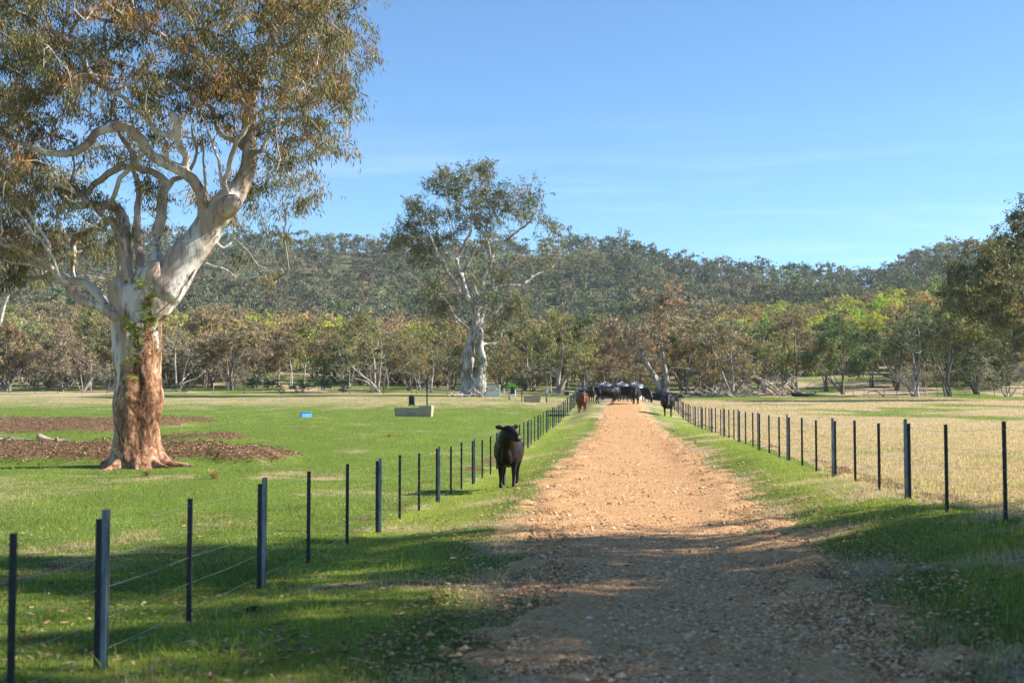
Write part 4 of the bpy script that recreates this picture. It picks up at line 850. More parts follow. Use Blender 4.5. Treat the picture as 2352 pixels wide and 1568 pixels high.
while d < 400:
    step = 50 * 200 / d * (1.0 if d < 230 else 1.05); x = -160 + rg.random() * step
    while x < 2480:
        xx = x + rg.normal() * step * .25; dd = d + rg.normal() * 6
        x += step * (.8 + .5 * rg.random())
        clearing = (dd < 225 and (615 < xx < 790 or 1800 < xx < 2050)) and rg.random() < .8
        if clearing: continue
        if xx < 1000: pool, pw = ['rust', 'brown', 'maroon', 'olive', 'yellow', 'green', 'orange'], [.22, .2, .12, .14, .16, .06, .1]
        elif xx < 1620: pool, pw = ['brown', 'olive', 'grey', 'dark', 'rust', 'orange', 'green'], [.26, .25, .12, .1, .1, .1, .07]
        else: pool, pw = ['yellow', 'lime', 'orange', 'olive', 'green', 'brown', 'rust'], [.24, .14, .2, .16, .10, .1, .06]
        if xx < 560 and dd > 250: pool, pw = ['brown', 'rust', 'olive', 'maroon'], [.4, .25, .25, .1]
        if xx > 1620 and dd < 235: pool, pw = ['olive', 'brown', 'dark', 'green'], [.3, .3, .2, .2]
        cn = pool[int(rg.choice(len(pool), p=pw))]
        g = G(xx, dd, -.1); h = 8.2 + 3.6 * rg.random()
        an_ = min(ANCH, key=lambda q: abs(q[0] - xx))[1]
        lab = f'{GC[cn]} bushy gum on the {bandname(dd)}, {an_}' if dd > 215 else f'{GC[cn]} gum in the second rank of woodland, {an_}'
        SECOND.append((xx, dd, cn, g, h, lab)); used[lab] = used.get(lab, 0) + 1
    d += 17 if d < 230 else 23
SECOND.sort(key=lambda q: q[1]); NEAR = [q for q in SECOND if q[0] > -60 and q[0] < 2420][:225]; ids = {id(q) for q in NEAR}; REST = [q for q in SECOND if id(q) not in ids]
used = {}
for q in NEAR: used[q[5]] = used.get(q[5], 0) + 1
for xx, dd, cn, g, h, lab in NEAR:
    mdl = ('multi', 'slim', 'm1', 'm2')[int(rg.integers(4))] if dd < 205 else ('m1', 'm2', 'm3', 'm2')[int(rg.integers(4))]
    place(PRO[mdl], g, h, np.array(C_[cn]) * (.85 + .3 * rg.random()), lab, lab.replace(' bushy gum', ' gums').replace(' gum in', ' gums in') if used[lab] > 1 else None, rg.random() * 6.28, .95 + .3 * rg.random())
def join_rest():
    tm = []
    for k in ('m1', 'm2', 'm3'):
        r = []
        for c in sorted(PRO[k].children, key=lambda c: c.name.startswith('trunk')):
            V, _ = mesh_np(c.data); F = np.array([list(p.vertices) + [p.vertices[-1]] * (4 - len(p.vertices)) for p in c.data.polygons]); Cc = np.ones((len(V), 3))
            if c.name.startswith('crown'):
                q = np.empty(len(V) * 4, np.float32); c.data.attributes['Col'].data.foreach_get('color', q); Cc = q.reshape(-1, 4)[:, :3].astype(float)
                keep = RNG.random(len(F)) < .6; V = V[F[keep].ravel()]; Cc = Cc[F[keep].ravel()]; m0 = V.reshape(-1, 4, 3).mean(1); V = (V.reshape(-1, 4, 3) - m0[:, None]) * 1.3 + m0[:, None]; V = V.reshape(-1, 3); F = np.arange(len(V)).reshape(-1, 4)
            r.append((V, F, Cc))
        tm.append(r)
    bl, bt = Buf(), Buf()
    for xx, dd, cn, g, h, lab in REST:
        r = tm[int(rg.integers(3))]; a = rg.random() * 6.28; s_ = h / 10; w_ = (.95 + .3 * rg.random()) * s_; ca, sa = math.cos(a) * w_, math.sin(a) * w_
        for (V, F, Cc), bb in zip(r, (bl, bt)):
            bb.add(np.stack([V[:, 0] * ca - V[:, 1] * sa + g[0], V[:, 0] * sa + V[:, 1] * ca + g[1], V[:, 2] * s_ + g[2]], 1), F, Cc * np.array(C_[cn]) * (.85 + .3 * rg.random()))
    o = crown(bl, bt, MAT['leaf_far'], MAT['bark_grey'], None); o.name = 'slope_woodland'
    tag(o, 'rust, olive and yellow gum woodland on the lower slopes', 'woodland', kind='stuff')
join_rest()
for k in range(46):
    x = rg.choice([rg.uniform(-20, 600), rg.uniform(800, 1040), rg.uniform(1180, 1500), rg.uniform(1560, 1760), rg.uniform(2060, 2350)], p=[.45, .15, .17, .1, .13]); d = rg.uniform(166, 205)
    place(PRO[('multi', 'm2')[k % 2]], G(x, d, -.4), 2.2 + 2.6 * rg.random(), np.array(C_[('olive', 'brown', 'grey', 'dark')[k % 4]]) * (.7 + .4 * rg.random()), 'low brown and olive scrub between the trunks along the woodland edge', 'low scrub between the woodland trunks', rg.random() * 6.28, 1.2, 'shrub', 'shrub')
for k in range(34):
    x = rg.choice([rg.uniform(-20, 600), rg.uniform(800, 1040), rg.uniform(1180, 1500), rg.uniform(1560, 1800), rg.uniform(2060, 2350)], p=[.45, .15, .15, .12, .13]); d = rg.uniform(158, 196)
    place(PRO['bare'], G(x, d, -.05), 3.2 + 3.2 * rg.random(), np.array(C_['grey']) * (.8 + .4 * rg.random()), 'twiggy grey half bare sapling among the trunks of the woodland edge', 'twiggy saplings among the woodland trunks', rg.random() * 6.28, 1.1, 'sapling', 'sapling')
# dark bushes along the paddock edge
for x, d, h, lab in ((602, 156, 2.6, 'dark green bush left of the two others below the reddish gum'), (692, 156, 1.7, 'small dark green bush just left of the blue tub direction'), (760, 157, 2.5, 'wide dark green bush right above the blue tub'), (415, 157, 1.6, 'low green bush at the foot of the white forked grey gum'), (1632, 160, 1.4, 'low green shrub near the fallen branches left end')):
    place(PRO['bush'], G(x, d, -.05), h, (.035, .07, .035) if h > 1.5 else (.06, .11, .03), lab, None, x, 1.3, 'bush', 'bush')
place(PRO['bush'], G(1608, 70, 0), .01, (.1, .2, .05), 'x') if False else None
place(PRO['slim'], G(1170, 118, 0), 1.75, (.16, .34, .05), 'bright green sapling beside the white rail panel', None, 1, 1.3, 'sapling', 'sapling')
place(PRO['bush'], G(1610, 148, 0), .9, (.06, .12, .035), 'tiny green bush in front of the fallen dead branches', None, 1, 1.3, 'bush', 'bush')

# --- hill forest: one mass
def far_forest():
    rg = np.random.default_rng(77); tmpl = []
    for s_ in range(7):
        b = Buf(); H = 10; lc = []
        nl = 4 + s_ % 4
        for i in range(nl):
            a = rg.random() * 6.28; r = 2.6 * rg.random() ** .5
            lc.append((math.cos(a) * r, math.sin(a) * r, 4.6 + 4.4 * rg.random() - .3 * r, 1.0 + .9 * rg.random()))
        lc.append((0, 0, 8.6, 1.3))
        C = np.vstack([np.array(q[:3]) + rg.normal(size=(9, 3)) * q[3] * .44 for q in lc])
        leaves(b, C, 9, .42, .62, .42, [(1, 1, 1), (.85, .88, .9), (1.15, 1.12, 1.05)], rg, droop=.2, tint=.15, jit=.2)
        nq = b.n
        tw = Buf(); tw.tube([(0, 0, -1), (.1, 0, 3), (.2 * rg.normal(), .2, 8)], [.22, .16, .05], 4, cap=False)
        for q in lc[:4]: tw.tube([(0, 0, 2.5), (q[0] * .5, q[1] * .5, q[2] * .7), q[:3]], [.12, .08, .03], 3, cap=False)
        V = np.vstack(b.V); F = np.vstack(b.F); Cc = np.vstack(b.C)
        TV = np.vstack(tw.V); TF = np.vstack([f + o_ for f, o_ in zip(tw.F, [0] * len(tw.F))])
        tmpl.append((V, F, Cc, TV, TF))
    bl = Buf(); bt = Buf()
    pts = []
    d = 405.
    while d < 745:
        st = 7.2 + (d - 405) * .004; lat = -.48 * d
        while lat < .50 * d:
            x = CX + FPX * lat / d
            pts.append((lat + rg.normal() * 2.2, d + rg.normal() * 3.2)); lat += st * (.75 + .5 * rg.random())
        d += 8.5
    pts = np.array(pts)
    X = pts[:, 0] * math.cos(PSI) - pts[:, 1] * math.sin(PSI); Y = pts[:, 0] * math.sin(PSI) + pts[:, 1] * math.cos(PSI)
    gap = fbm(X / 45, Y / 45, 0, 51, 3); keep = (gap < .66) | (rg.random(len(X)) < .25)
    X, Y = X[keep], Y[keep]; Z = gz(X, Y); tone = fbm(X / 38, Y / 38, 0, 57, 3)
    pal = np.array([[.16, .185, .125], [.19, .21, .14], [.24, .235, .15], [.11, .15, .10], [.26, .22, .15], [.21, .25, .12]])
    for x, y, z, t in zip(X, Y, Z, tone):
        V, F, Cc, TV, TF = tmpl[int(rg.integers(7))]; s = (.75 + .5 * rg.random()) * (1.0 + .25 * (rg.random() < .08)); a = rg.random() * 6.28; wd = .85 + .35 * rg.random()
        ca, sa = math.cos(a) * s * wd, math.sin(a) * s * wd
        def tr(v): return np.stack([v[:, 0] * ca - v[:, 1] * sa + x, v[:, 0] * sa + v[:, 1] * ca + y, v[:, 2] * s + z], 1)
        c = pal[int(rg.integers(6))] * (.5 + .9 * t) * (.65 + .7 * rg.random())
        bl.add(tr(V), F, Cc * c); bt.add(tr(TV), TF)
    nl = sum(len(F) for F in bl.F)
    return crown(bl, bt, MAT['leaf_far'], MAT['bark_grey'], None), len(X)
ff, nff = far_forest(); ff.name = 'hill_forest'; tag(ff, 'grey green gum forest covering the far hills', 'forest', kind='stuff')

# --- big dark crowned gum entering the frame at the right
DR = 125.; base = np.array(G(2440, DR, -.1)); rt_ = empty('gum_tree', base)
tag(rt_, 'large dark crowned gum cut off by the right edge of the photo', 'tree')
def pr_(px, py, dz=0.): return P(1812 + px * .3424, 402.7 + py * .3424, DR + dz)
KM = DR / FPX * .3424
sk = Skel(); tb = Buf(); rg = np.random.default_rng(9)
for L_ in ([(1834, 1640, 60, 0), (1830, 1500, 42, 0), (1800, 1300, 36, 0), (1790, 1050, 30, 0), (1740, 800, 24, 0), (1700, 560, 16, .5), (1640, 330, 9, 1), (1600, 180, 5, 1)],
           [(1800, 1330, 24, 0), (1680, 1390, 20, -.3), (1590, 1360, 18, -.5), (1545, 1300, 13, -.6), (1500, 1220, 8, -.7), (1460, 1130, 5, -.9)],
           [(1790, 1060, 24, 0), (1640, 900, 18, -.5), (1480, 820, 12, -.8), (1320, 790, 9, -1), (1180, 780, 6, -1)],
           [(1750, 820, 18, 0), (1600, 650, 12, .4), (1440, 560, 9, .8), (1340, 500, 6, 1)],
           [(1760, 900, 20, 0), (1900, 700, 14, 0), (2050, 520, 9, 0)], [(1790, 1080, 20, .2), (1950, 950, 13, 1), (2100, 850, 8, 2)]):
    pp, rr = smooth_path([pr_(x, y, dz) for x, y, r, dz in L_], [r * KM for x, y, r, dz in L_], .4); tb.tube(pp - base, rr, 10); sk.limb(list(pp - base), list(rr))
tg = []
for x, y, r, n in [(1150, 740, 80, 16), (1130, 640, 50, 8), (1110, 850, 50, 10), (1060, 760, 40, 6), (1230, 800, 90, 18), (1310, 620, 80, 16), (1360, 500, 70, 14), (1450, 450, 70, 14), (1500, 560, 90, 18), (1400, 700, 90, 18), (1540, 700, 90, 18), (1500, 850, 100, 20), (1380, 880, 90, 18), (1280, 940, 60, 10), (1200, 900, 50, 6), (1540, 1000, 90, 18), (1420, 1010, 70, 12), (1560, 1150, 80, 14), (1480, 1200, 50, 8), (1545, 340, 40, 6), (1560, 270, 25, 5), (1500, 285, 25, 4), (1590, 160, 35, 5), (1575, 400, 50, 8), (1700, 400, 150, 26), (1700, 700, 150, 26), (1700, 1000, 130, 20), (1900, 600, 180, 26), (1900, 900, 160, 22), (2080, 750, 150, 18), (1750, 200, 100, 12)]:
    dz0 = rg.normal() * 2.2
    for _ in range(int(n * 1.0)): tg.append(pr_(x + rg.normal() * r * .55, y + rg.normal() * r * .5, dz0 + rg.normal() * 1.5) - base)
tg = np.array(tg); sk.grow(tg, rg, seg=.8, wob=.25, up=.1, rt=.02, pull=.15, rmax=.12, minr=.01)
tb.build('trunk', MAT['bark_mid'], rt_); tw = Buf(); sk.draw(tw, 5, 3)
lf = Buf(); leaves(lf, tg, 66, .72, .42, .11, [(.085, .11, .045), (.13, .15, .06), (.18, .18, .075), (.26, .20, .10), (.06, .085, .035)], rg, droop=.45)
crown(lf, tw, MAT['leaf'], MAT['bark_grey'], rt_)

# --- gums standing beside the track, outside the frame, that shade the foreground
sh = proto(31, 3, c0=.3, W=.38, n=135, per=190, ln=.17, wd=.06, sp=.34, bk='bark_pale', lobes=9, tr=.26, leafm='leaf')
for i, (x, y, h, lab) in enumerate(((14.8, 16.6, 14.5, 'gum right of the track whose crown throws the first band of shade'), (15.5, 9.4, 15, 'gum right of the camera whose crown shades the near gravel'), (19.5, 13.0, 14, 'gum farther right whose crown dapples the verge grass'), (12, 2.5, 12.5, 'gum beside the camera shading the nearest left verge'))):
    place(sh, (x, y, float(gz(x, y)) - .1), h, (.11, .14, .06), lab, None, i * 1.9 + .4, 1.)
for nm, r in list(PRO.items()) + [('s', sh)]:
    for c in list(r.children): bpy.data.objects.remove(c)
    bpy.data.objects.remove(r)

# ------------------------------------------------------------------ things in the paddocks
def deadpile(name, x0, x1, d, n, zh, seed, label, cat, mat='deadwood', r0=.09, ln=1.6, fat=2, spreadd=1.5):
    rg = np.random.default_rng(seed); c = np.array(G((x0 + x1) / 2, d)); root = empty(name, c); tag(root, label, cat)
    for i in range(n):
        x = x0 + (x1 - x0) * rg.random(); g = np.array(G(x, d + rg.normal() * spreadd)) - c
        a = rg.normal() * .5 + (3.14 if rg.random() < .5 else 0); L = ln * (.5 + rg.random()); r = r0 * (.4 + .8 * rg.random()) * (fat if i < 3 else 1)
        q = [g + np.array([0, 0, r * .6])]; e = rg.random() * (.5 if zh < 1 else 1.0) * (i >= 3)
        for k in range(4):
            q.append(q[-1] + np.array([math.cos(a), math.sin(a) * .8, e]) * L / 4 + rg.normal(size=3) * L * .05); e += rg.normal() * .25; a += rg.normal() * .25
            q[-1][2] = min(max(q[-1][2], g[2] + r * .5), g[2] + zh)
        b = Buf(); pp, rr = smooth_path(q, [r, r * .9, r * .7, r * .5, r * .2], .15); b.tube(pp, rr, 8)
        for _ in range(3 if r < .12 else 5):
            j = int(len(pp) * (.3 + .6 * rg.random())); dr = rg.normal(size=3) * np.array([1, 1, .6]); dr[2] = abs(dr[2]); dr /= np.linalg.norm(dr); l2 = L * (.2 + .3 * rg.random())
            b.tube([pp[j], pp[j] + dr * l2 * .5 + rg.normal(size=3) * .05, pp[j] + dr * l2 + rg.normal(size=3) * .08], [rr[j] * .5, rr[j] * .35, .008], 5)
        b.build('branch', MAT[mat], root)
    return root
deadpile('log_pile', 1042, 1112, 133, 16, .7, 1, 'pile of broken logs at the foot of the tall forked gum', 'log pile', r0=.11, ln=1.3, fat=1.8)
deadpile('dead_branches', 1612, 1700, 149, 30, 2.0, 2, 'pile of fallen white branches around the leaning trunk', 'dead wood', r0=.10, ln=2.6)
deadpile('dead_branches', 1706, 1850, 156, 46, 2.3, 3, 'long heap of fallen branches stretching right across the grass', 'dead wood', r0=.12, ln=3.2, fat=2.4)
c = np.array(G(1838, 150)); root = empty('charred_log', c); tag(root, 'short black charred log lying on the edge of the straw paddock', 'log')
b = Buf(); pp, rr = smooth_path([(-1.0, 0, .28), (-.7, 0, .25), (-.2, .05, .22), (.4, 0, .2), (.9, -.1, .1), (1.15, -.1, .05)], [.16, .22, .26, .22, .13, .05], .08); b.tube(pp, rr, 12)
b.tube([(-.9, 0, .35), (-1.05, 0, .6), (-1.15, 0, .8)], [.09, .06, .01], 6); b.tube([(-.8, 0, .35), (-.95, .1, .62)], [.06, .01], 6); b.tube([(.5, -.1, .2), (1.0, -.2, .22)], [.07, .015], 6); b.build('log', MAT['charred'], root)
c = np.array(G(2010, 150)); root = empty('fallen_branch', c); tag(root, 'thin arched dead branch at the fence line of the right paddock', 'dead wood')
b = Buf(); pp, rr = smooth_path([(-1.1, 0, 0), (-.8, 0, .55), (-.2, .1, .75), (.4, 0, .55), (1.0, 0, .02)], [.03, .05, .07, .08, .09], .1); b.tube(pp, rr, 7); b.tube([(-.2, .1, .75), (-.9, .2, .85), (-1.3, .2, .7)], [.05, .03, .01], 5); b.build('branch', MAT['deadwood'], root)
for x, d, l, lab in ((8, 49, 1.5, 'weathered limb lying in the grass at the left edge between the bark banks'), (128, 48, .7, 'dark curled bark piece lying between the two bark banks')):
    c = np.array(G(x, d)); root = empty('fallen_limb', c); tag(root, lab, 'dead wood'); b = Buf()
    pp, rr = smooth_path([(-l, 0, .25), (-l * .4, .05, .12), (0, 0, .08), (l * .5, .1, .1), (l, 0, .05)], [.14, .1, .08, .05, .02], .1); b.tube(pp, rr, 8); b.tube([(0, 0, .1), (l * .3, -.3, .2), (l * .5, -.5, .1)], [.05, .04, .01], 6)
    b.build('branch', MAT['deadwood'], root)

# blue feed tub
def frustum(b, w0, l0, w1, l1, h, z=0., t=.03, bottom=.05):
    """open-topped tapering tub with real wall thickness"""
    def ring(wx, ly, zz): return [(-wx / 2, -ly / 2, zz), (wx / 2, -ly / 2, zz), (wx / 2, ly / 2, zz), (-wx / 2, ly / 2, zz)]
    V = ring(w0, l0, z) + ring(w1, l1, z + h) + ring(w1 - 2 * t, l1 - 2 * t, z + h) + ring(w0 - 2 * t, l0 - 2 * t, z + bottom)
    F = [[3, 2, 1, 0]]
    for a in (0, 4, 8):
        for i in range(4): j = (i + 1) % 4; F.append([a + i, a + j, a + 4 + j, a + 4 + i])
    F.append([12, 13, 14, 15]); b.add(V, F)
c = G(703, 77.5); root = empty('feed_tub', c, .45); tag(root, 'bright blue plastic feed tub alone on the green paddock', 'tub')
b = Buf(); frustum(b, .62, .62, .52, .52, .30, 0, .03); b.build('tub', MAT['blue'], root, smooth=False)
b = Buf()
for s in (-1, 1): b.box((0, s * .28, .315), (.60, .05, .03)); b.box((s * .28, 0, .3165), (.05, .51, .03))
b.build('rim', MAT['blue'], root, smooth=False)
def trough_set(xc, d, w, rz, mast, label1, label2, label3, armx=-1., lid=True):
    c = np.array(G(xc, d)); root = empty('water_trough', c, rz); tag(root, label1, 'trough')
    b = Buf(); frustum(b, w - .08, .62, w, .74, .56, 0, .07, .1); o = b.build('basin', MAT['concrete'], root, smooth=False)
    b = Buf(); b.box((0, 0, .48), (w - .16, .58, .01)); b.build('water', MAT['water'], root, smooth=False)
    if lid:
        b = Buf(); b.box((w / 2 - .40, 0, .62), (.82, .78, .115), taper=.95); b.build('float_cover', MAT['concrete'], root, smooth=False)
    c2 = c + np.array([mast, .62, 0]); c2[2] = float(gz(c2[0], c2[1])); r2 = empty('hanger_stand', c2); tag(r2, label2, 'stand')
    b = Buf(); b.box((0, 0, 1.2), (.075, .075, 2.5)); b.build('post', MAT['black'], r2, smooth=False)
    az = 2.02
    b = Buf(); b.box((armx / 2, 0, az), (abs(armx), .06, .06)); b.tube([(0, 0, az + .28), (armx * .25, 0, az + .02)], .022, 6); b.tube([(0, 0, az - .28), (armx * .25, 0, az - .02)], .022, 6); b.build('arm', MAT['black'], r2, smooth=False)
    r3 = empty('hanging_drum', c2 + np.array([armx * .97, 0, az - .75 - .54])); tag(r3, label3, 'drum')
    b = Buf(); b.tube([(0, 0, .54), (0, 0, 1.26)], .012, 5); b.tube([(-.12, 0, .5), (0, 0, .66), (.12, 0, .5)], .010, 5); b.build('chain', MAT['black'], r3)
    b = Buf(); b.tube([(0, 0, 0), (0, 0, .02), (0, 0, .27), (0, 0, .50), (0, 0, .54)], [.16, .19, .185, .19, .16], 18)
    for k in range(16):
        a = k * .393; b.tube([(math.cos(a) * .18, math.sin(a) * .18, .04), (math.cos(a) * .19, math.sin(a) * .19, -.05 - .03 * (k % 3))], [.02, .008], 4)
    b.build('drum', MAT['black'], r3)
trough_set(951, 78.5, 2.35, -.04, .72, 'long concrete water trough with raised cover, standing on the left paddock', 'black steel post with braced arm behind the nearer concrete trough', 'black fringed drum hanging from the arm above the nearer concrete trough')
trough_set(1222, 112, 1.5, .1, -.95, 'farther concrete trough seen beyond the left fence near the wire gate', 'black steel post with arm beside the farther concrete trough', 'black drum hanging on the farther stand before the bright green sapling', armx=-.85, lid=True)
# white gate panel and rail
c = np.array(G(1129, 131)); root = empty('stock_crate_panel', c); tag(root, 'white metal stock crate side with lattice top beside the tall forked gum', 'stock crate')
W_, H_ = 1.62, 1.22
b = Buf(); b.box((0, 0, .24), (W_ - .12, .03, .46)); b.build('lower_sheet', MAT['white'], root, smooth=False)
b = Buf()
for s in (-1, 1): b.box((s * W_ / 2, 0, H_ / 2), (.06, .06, H_)); b.box((s * W_ / 2, .9, H_ / 2), (.06, .06, H_)); b.box((s * W_ / 2, .45, H_ - .02), (.05, .84, .05))
b.box((0, 0, H_ - .03), (W_ - .06, .05, .06)); b.box((0, .9, H_ - .03), (W_ - .06, .05, .06)); b.box((0, 0, .50), (W_ - .06, .05, .05)); b.build('frame', MAT['white'], root, smooth=False)
b = Buf()
for i in range(-1, 6):
    x = -W_ / 2 + i * .27
    for s in (0, 1):
        xa, xb = (x, x + .40) if s else (x + .40, x)
        za, zb = .54, H_ - .07
        lo, hi = -W_ / 2 + .04, W_ / 2 - .04
        pa, pb = np.array([xa, .01 * s, za]), np.array([xb, .01 * s, zb])
        if min(xa, xb) < lo or max(xa, xb) > hi: continue
        b.tube([pa, pb], .018, 5)
b.build('lattice', MAT['white'], root)
c = np.array(G(1171, 122)); root = empty('rail_panel', c); tag(root, 'small white four rail panel under the bright green sapling', 'rail panel')
b = Buf()
for k in range(5): b.tube([(-.55, 0, .12 + k * .16), (.55, 0, .12 + k * .16)], .022, 6)
for s in (-.55, 0, .55): b.tube([(s, .02, 0), (s, .02, .84)], .026, 6)
b.build('rails', MAT['white'], root)
# wire gate, stay, sign
c = np.array(G(1288, 114)); root = empty('wire_gate', c); tag(root, 'wide galvanised wire gate left of the track, behind the fence end', 'gate')
gw = 2.35
b = Buf(); b.tube([(-gw / 2, 0, .12), (-gw / 2, 0, 1.02), (gw / 2, 0, 1.02), (gw / 2, 0, .12), (-gw / 2, 0, .12)], .022, 6); b.build('frame', MAT['galv'], root)
b = Buf(); b.tube([(-gw / 2, 0, .12), (-.5, 0, 1.0)], .014, 5); b.tube([(gw / 2, 0, .12), (.2, 0, 1.0)], .014, 5); b.build('brace', MAT['galv'], root)
b = Buf()
for k in range(1, 7): b.tube([(-gw / 2, 0, .12 + k * .13), (gw / 2, 0, .12 + k * .13)], .003, 4)
for k in range(1, 12): b.tube([(-gw / 2 + k * gw / 12, 0, .12), (-gw / 2 + k * gw / 12, 0, 1.02)], .003, 4)
b.build('mesh', MAT['wire'], root)
b = Buf(); b.tube([(-gw / 2 - .12, 0, -.1), (-gw / 2 - .12, 0, 1.2)], .075, 10); b.build('gate_post', MAT['galv'], root)
b = Buf(); b.tube([(-gw / 2 - .16, 0, .95), (-gw / 2 - 2.3, -.2, .02)], .035, 6); b.build('stay', MAT['galv'], root)
c = np.array(G(1302, 113.6, .72)); root = empty('gate_sign', c); tag(root, 'small dark brown sign wired to the top of the gate', 'sign')
b = Buf(); b.box((0, 0, .14), (.42, .015, .28)); b.build('panel', MAT['sign'], root, smooth=False)
# yard panel behind the cows
c = np.array(G(1338, 122)); root = empty('yard_panel', c); tag(root, 'galvanised pipe yard panel left behind the cattle group', 'yard panel')
b = Buf(); pp, rr = smooth_path([(-.7, 0, 0), (-.7, 0, 1.35), (-.6, 0, 1.48), (.6, 0, 1.48), (.7, 0, 1.35), (.7, 0, 0)], [.03] * 6, .12); b.tube(pp, rr, 6)
for k in range(1, 9): b.tube([(-.7 + k * .155, 0, .1), (-.7 + k * .155, 0, 1.46)], .018, 5)
for k in (.1, .5, .95): b.tube([(-.7, 0, k), (.7, 0, k)], .02, 5)
b.build('rails', MAT['galv'], root)
for x, w_, lab in ((1389, 1.42, 'leftmost of the three ribbed roof iron tanks behind the cattle'), (1428, 1.30, 'middle of the three ribbed roof iron tanks behind the cattle'), (1461, 1.42, 'rightmost of the three ribbed roof iron tanks behind the cattle')):
    d = 124.; c = np.array(G(x, d)); zt = (930 - 886) / FPX * d + EYE - c[2]; root = empty('water_tank', c); tag(root, lab, 'water tank', 'iron tanks behind the cattle')
    r = w_ / 2; b = Buf(); z = np.arange(0, zt, .038); b.tube([(0, 0, v) for v in z], [r + .012 * math.cos(v * 83) for v in z], 36); b.build('wall', MAT['iron'], root)
    b = Buf(); b.tube([(0, 0, zt - .02), (0, 0, zt + .02), (0, 0, zt + .16), (0, 0, zt + .29), (0, 0, zt + .34)], [r + .05, r + .04, r * .72, r * .30, r * .1], 28); b.build('roof', MAT['galv'], root)
    b = Buf()
    for k in range(14):
        a = k * 6.283 / 14; b.tube([(math.cos(a) * (r + .05), math.sin(a) * (r + .05), zt + .03), (math.cos(a) * r * .72, math.sin(a) * r * .72, zt + .185), (math.cos(a) * r * .2, math.sin(a) * r * .2, zt + .335)], .022, 5)
    b.tube([(0, 0, zt + .33), (0, 0, zt + .42)], .12, 12); b.build('roof_ribs', MAT['iron'], root)
# boundary fences far off
def far_fence(xs_, d, col, h, label, white):
    c = np.array(G(xs_[0], d)); root = empty('boundary_fence', c); tag(root, label, 'fence'); tops = []
    for k, x in enumerate(xs_):
        g = np.array(G(x, d)) - c; b = Buf(); wt = k in white
        b.tube([g + np.array([0, 0, -.1]), g + np.array([0, 0, h * (1 + .15 * wt)])], .05 if wt else .03, 7); b.build('post', MAT['concrete' if wt else 'black'], root); tops.append(g)
    for z in (.3, .65, 1.0): b = Buf(); b.tube([t + np.array([0, 0, z]) for t in tops], .008, 4); b.build('wire', MAT['wire'], root)
far_fence([-60, 20, 80, 132, 188, 245, 298, 360, 425, 490, 560, 645, 732, 803, 881, 956, 1028, 1090], 150, 'w', 1.15, 'thin post and wire boundary fence along the far edge of the left paddock', {4, 9, 13, 16})
far_fence([1960, 1985, 2031, 2060, 2093, 2125, 2154, 2186, 2219, 2250, 2285, 2320, 2352, 2400], 150.5, 'w', .85, 'low fence with short white posts along the far edge of the right paddock', {2, 4, 6, 8, 11})
# dung, weeds
for x, y_, s_ in ((590, 11.5, .09), (1480, 40, .12), (1465, 38, .14), (540, 9.6, .10)):
    c = np.array(G(x, y_, 0)); b = Buf(); rg = np.random.default_rng(int(x)); z = [0, .01, .03, .045, .05]
    b.tube([(0, 0, v * (s_ * 6)) for v in z], [s_, s_ * 1.02, s_ * .8, s_ * .5, s_ * .12], 14)
    V = b.V[0]; V[:, :2] *= (1 + .3 * (fbm(V[:, 0:1] * 9, V[:, 1:2] * 9, V[:, 2:3] * 9, int(x), 2) - .5)); o = b.build('cow_pat', MAT['litter'], None, col=True)
    o.data.attributes['Col'].data.foreach_set('color', np.tile(np.array([.05, .032, .02, 1], np.float32), len(o.data.vertices))); o.location = c
    tag(o, {590: 'dried cow pat on the shaded left verge beside the fence', 1480: 'small dried cow pat on the sunlit gravel, right one of two', 1465: 'small dried cow pat on the sunlit gravel, left one of two', 540: 'pale dried cow pat nearest the camera on the left verge'}[x], 'cow pat')
for x, d, s_, lab in ((495, 31, .26, 'brown dry weed tuft in the green paddock right of the big gum'), (340, 32.5, .2, 'pale dry weed tuft in front of the big gum roots'), (1125 - 230, 52, .2, 'small dry weed tuft in the paddock below the concrete trough')):
    c = np.array(G(x, d)); b = Buf(); rg = np.random.default_rng(int(x)); n = 130
    a = rg.random(n) * 6.28; l = s_ * (.2 + .8 * rg.random(n)); t = rg.random(n) * 1.1; p = np.zeros((n, 3)); q = np.stack([np.cos(a) * t * l, np.sin(a) * t * l, l], 1); wv = np.stack([-np.sin(a), np.cos(a), 0 * a], 1) * .005
    V = np.stack([p - wv, p + wv, q + wv, q - wv], 1).reshape(-1, 3); b.add(V, np.arange(n * 4).reshape(-1, 4), np.repeat(np.array([[.46, .35, .18]]) * (.6 + .8 * rg.random((n, 1))), 4, 0))
    leaves(b, q * .8, 4, .05, .035, .012, [(.46, .32, .16), (.3, .3, .12)], rg, droop=.1); o = b.build('weed_tuft', MAT['grass'], None, smooth=False, col=True); o.location = c; tag(o, lab, 'weed')

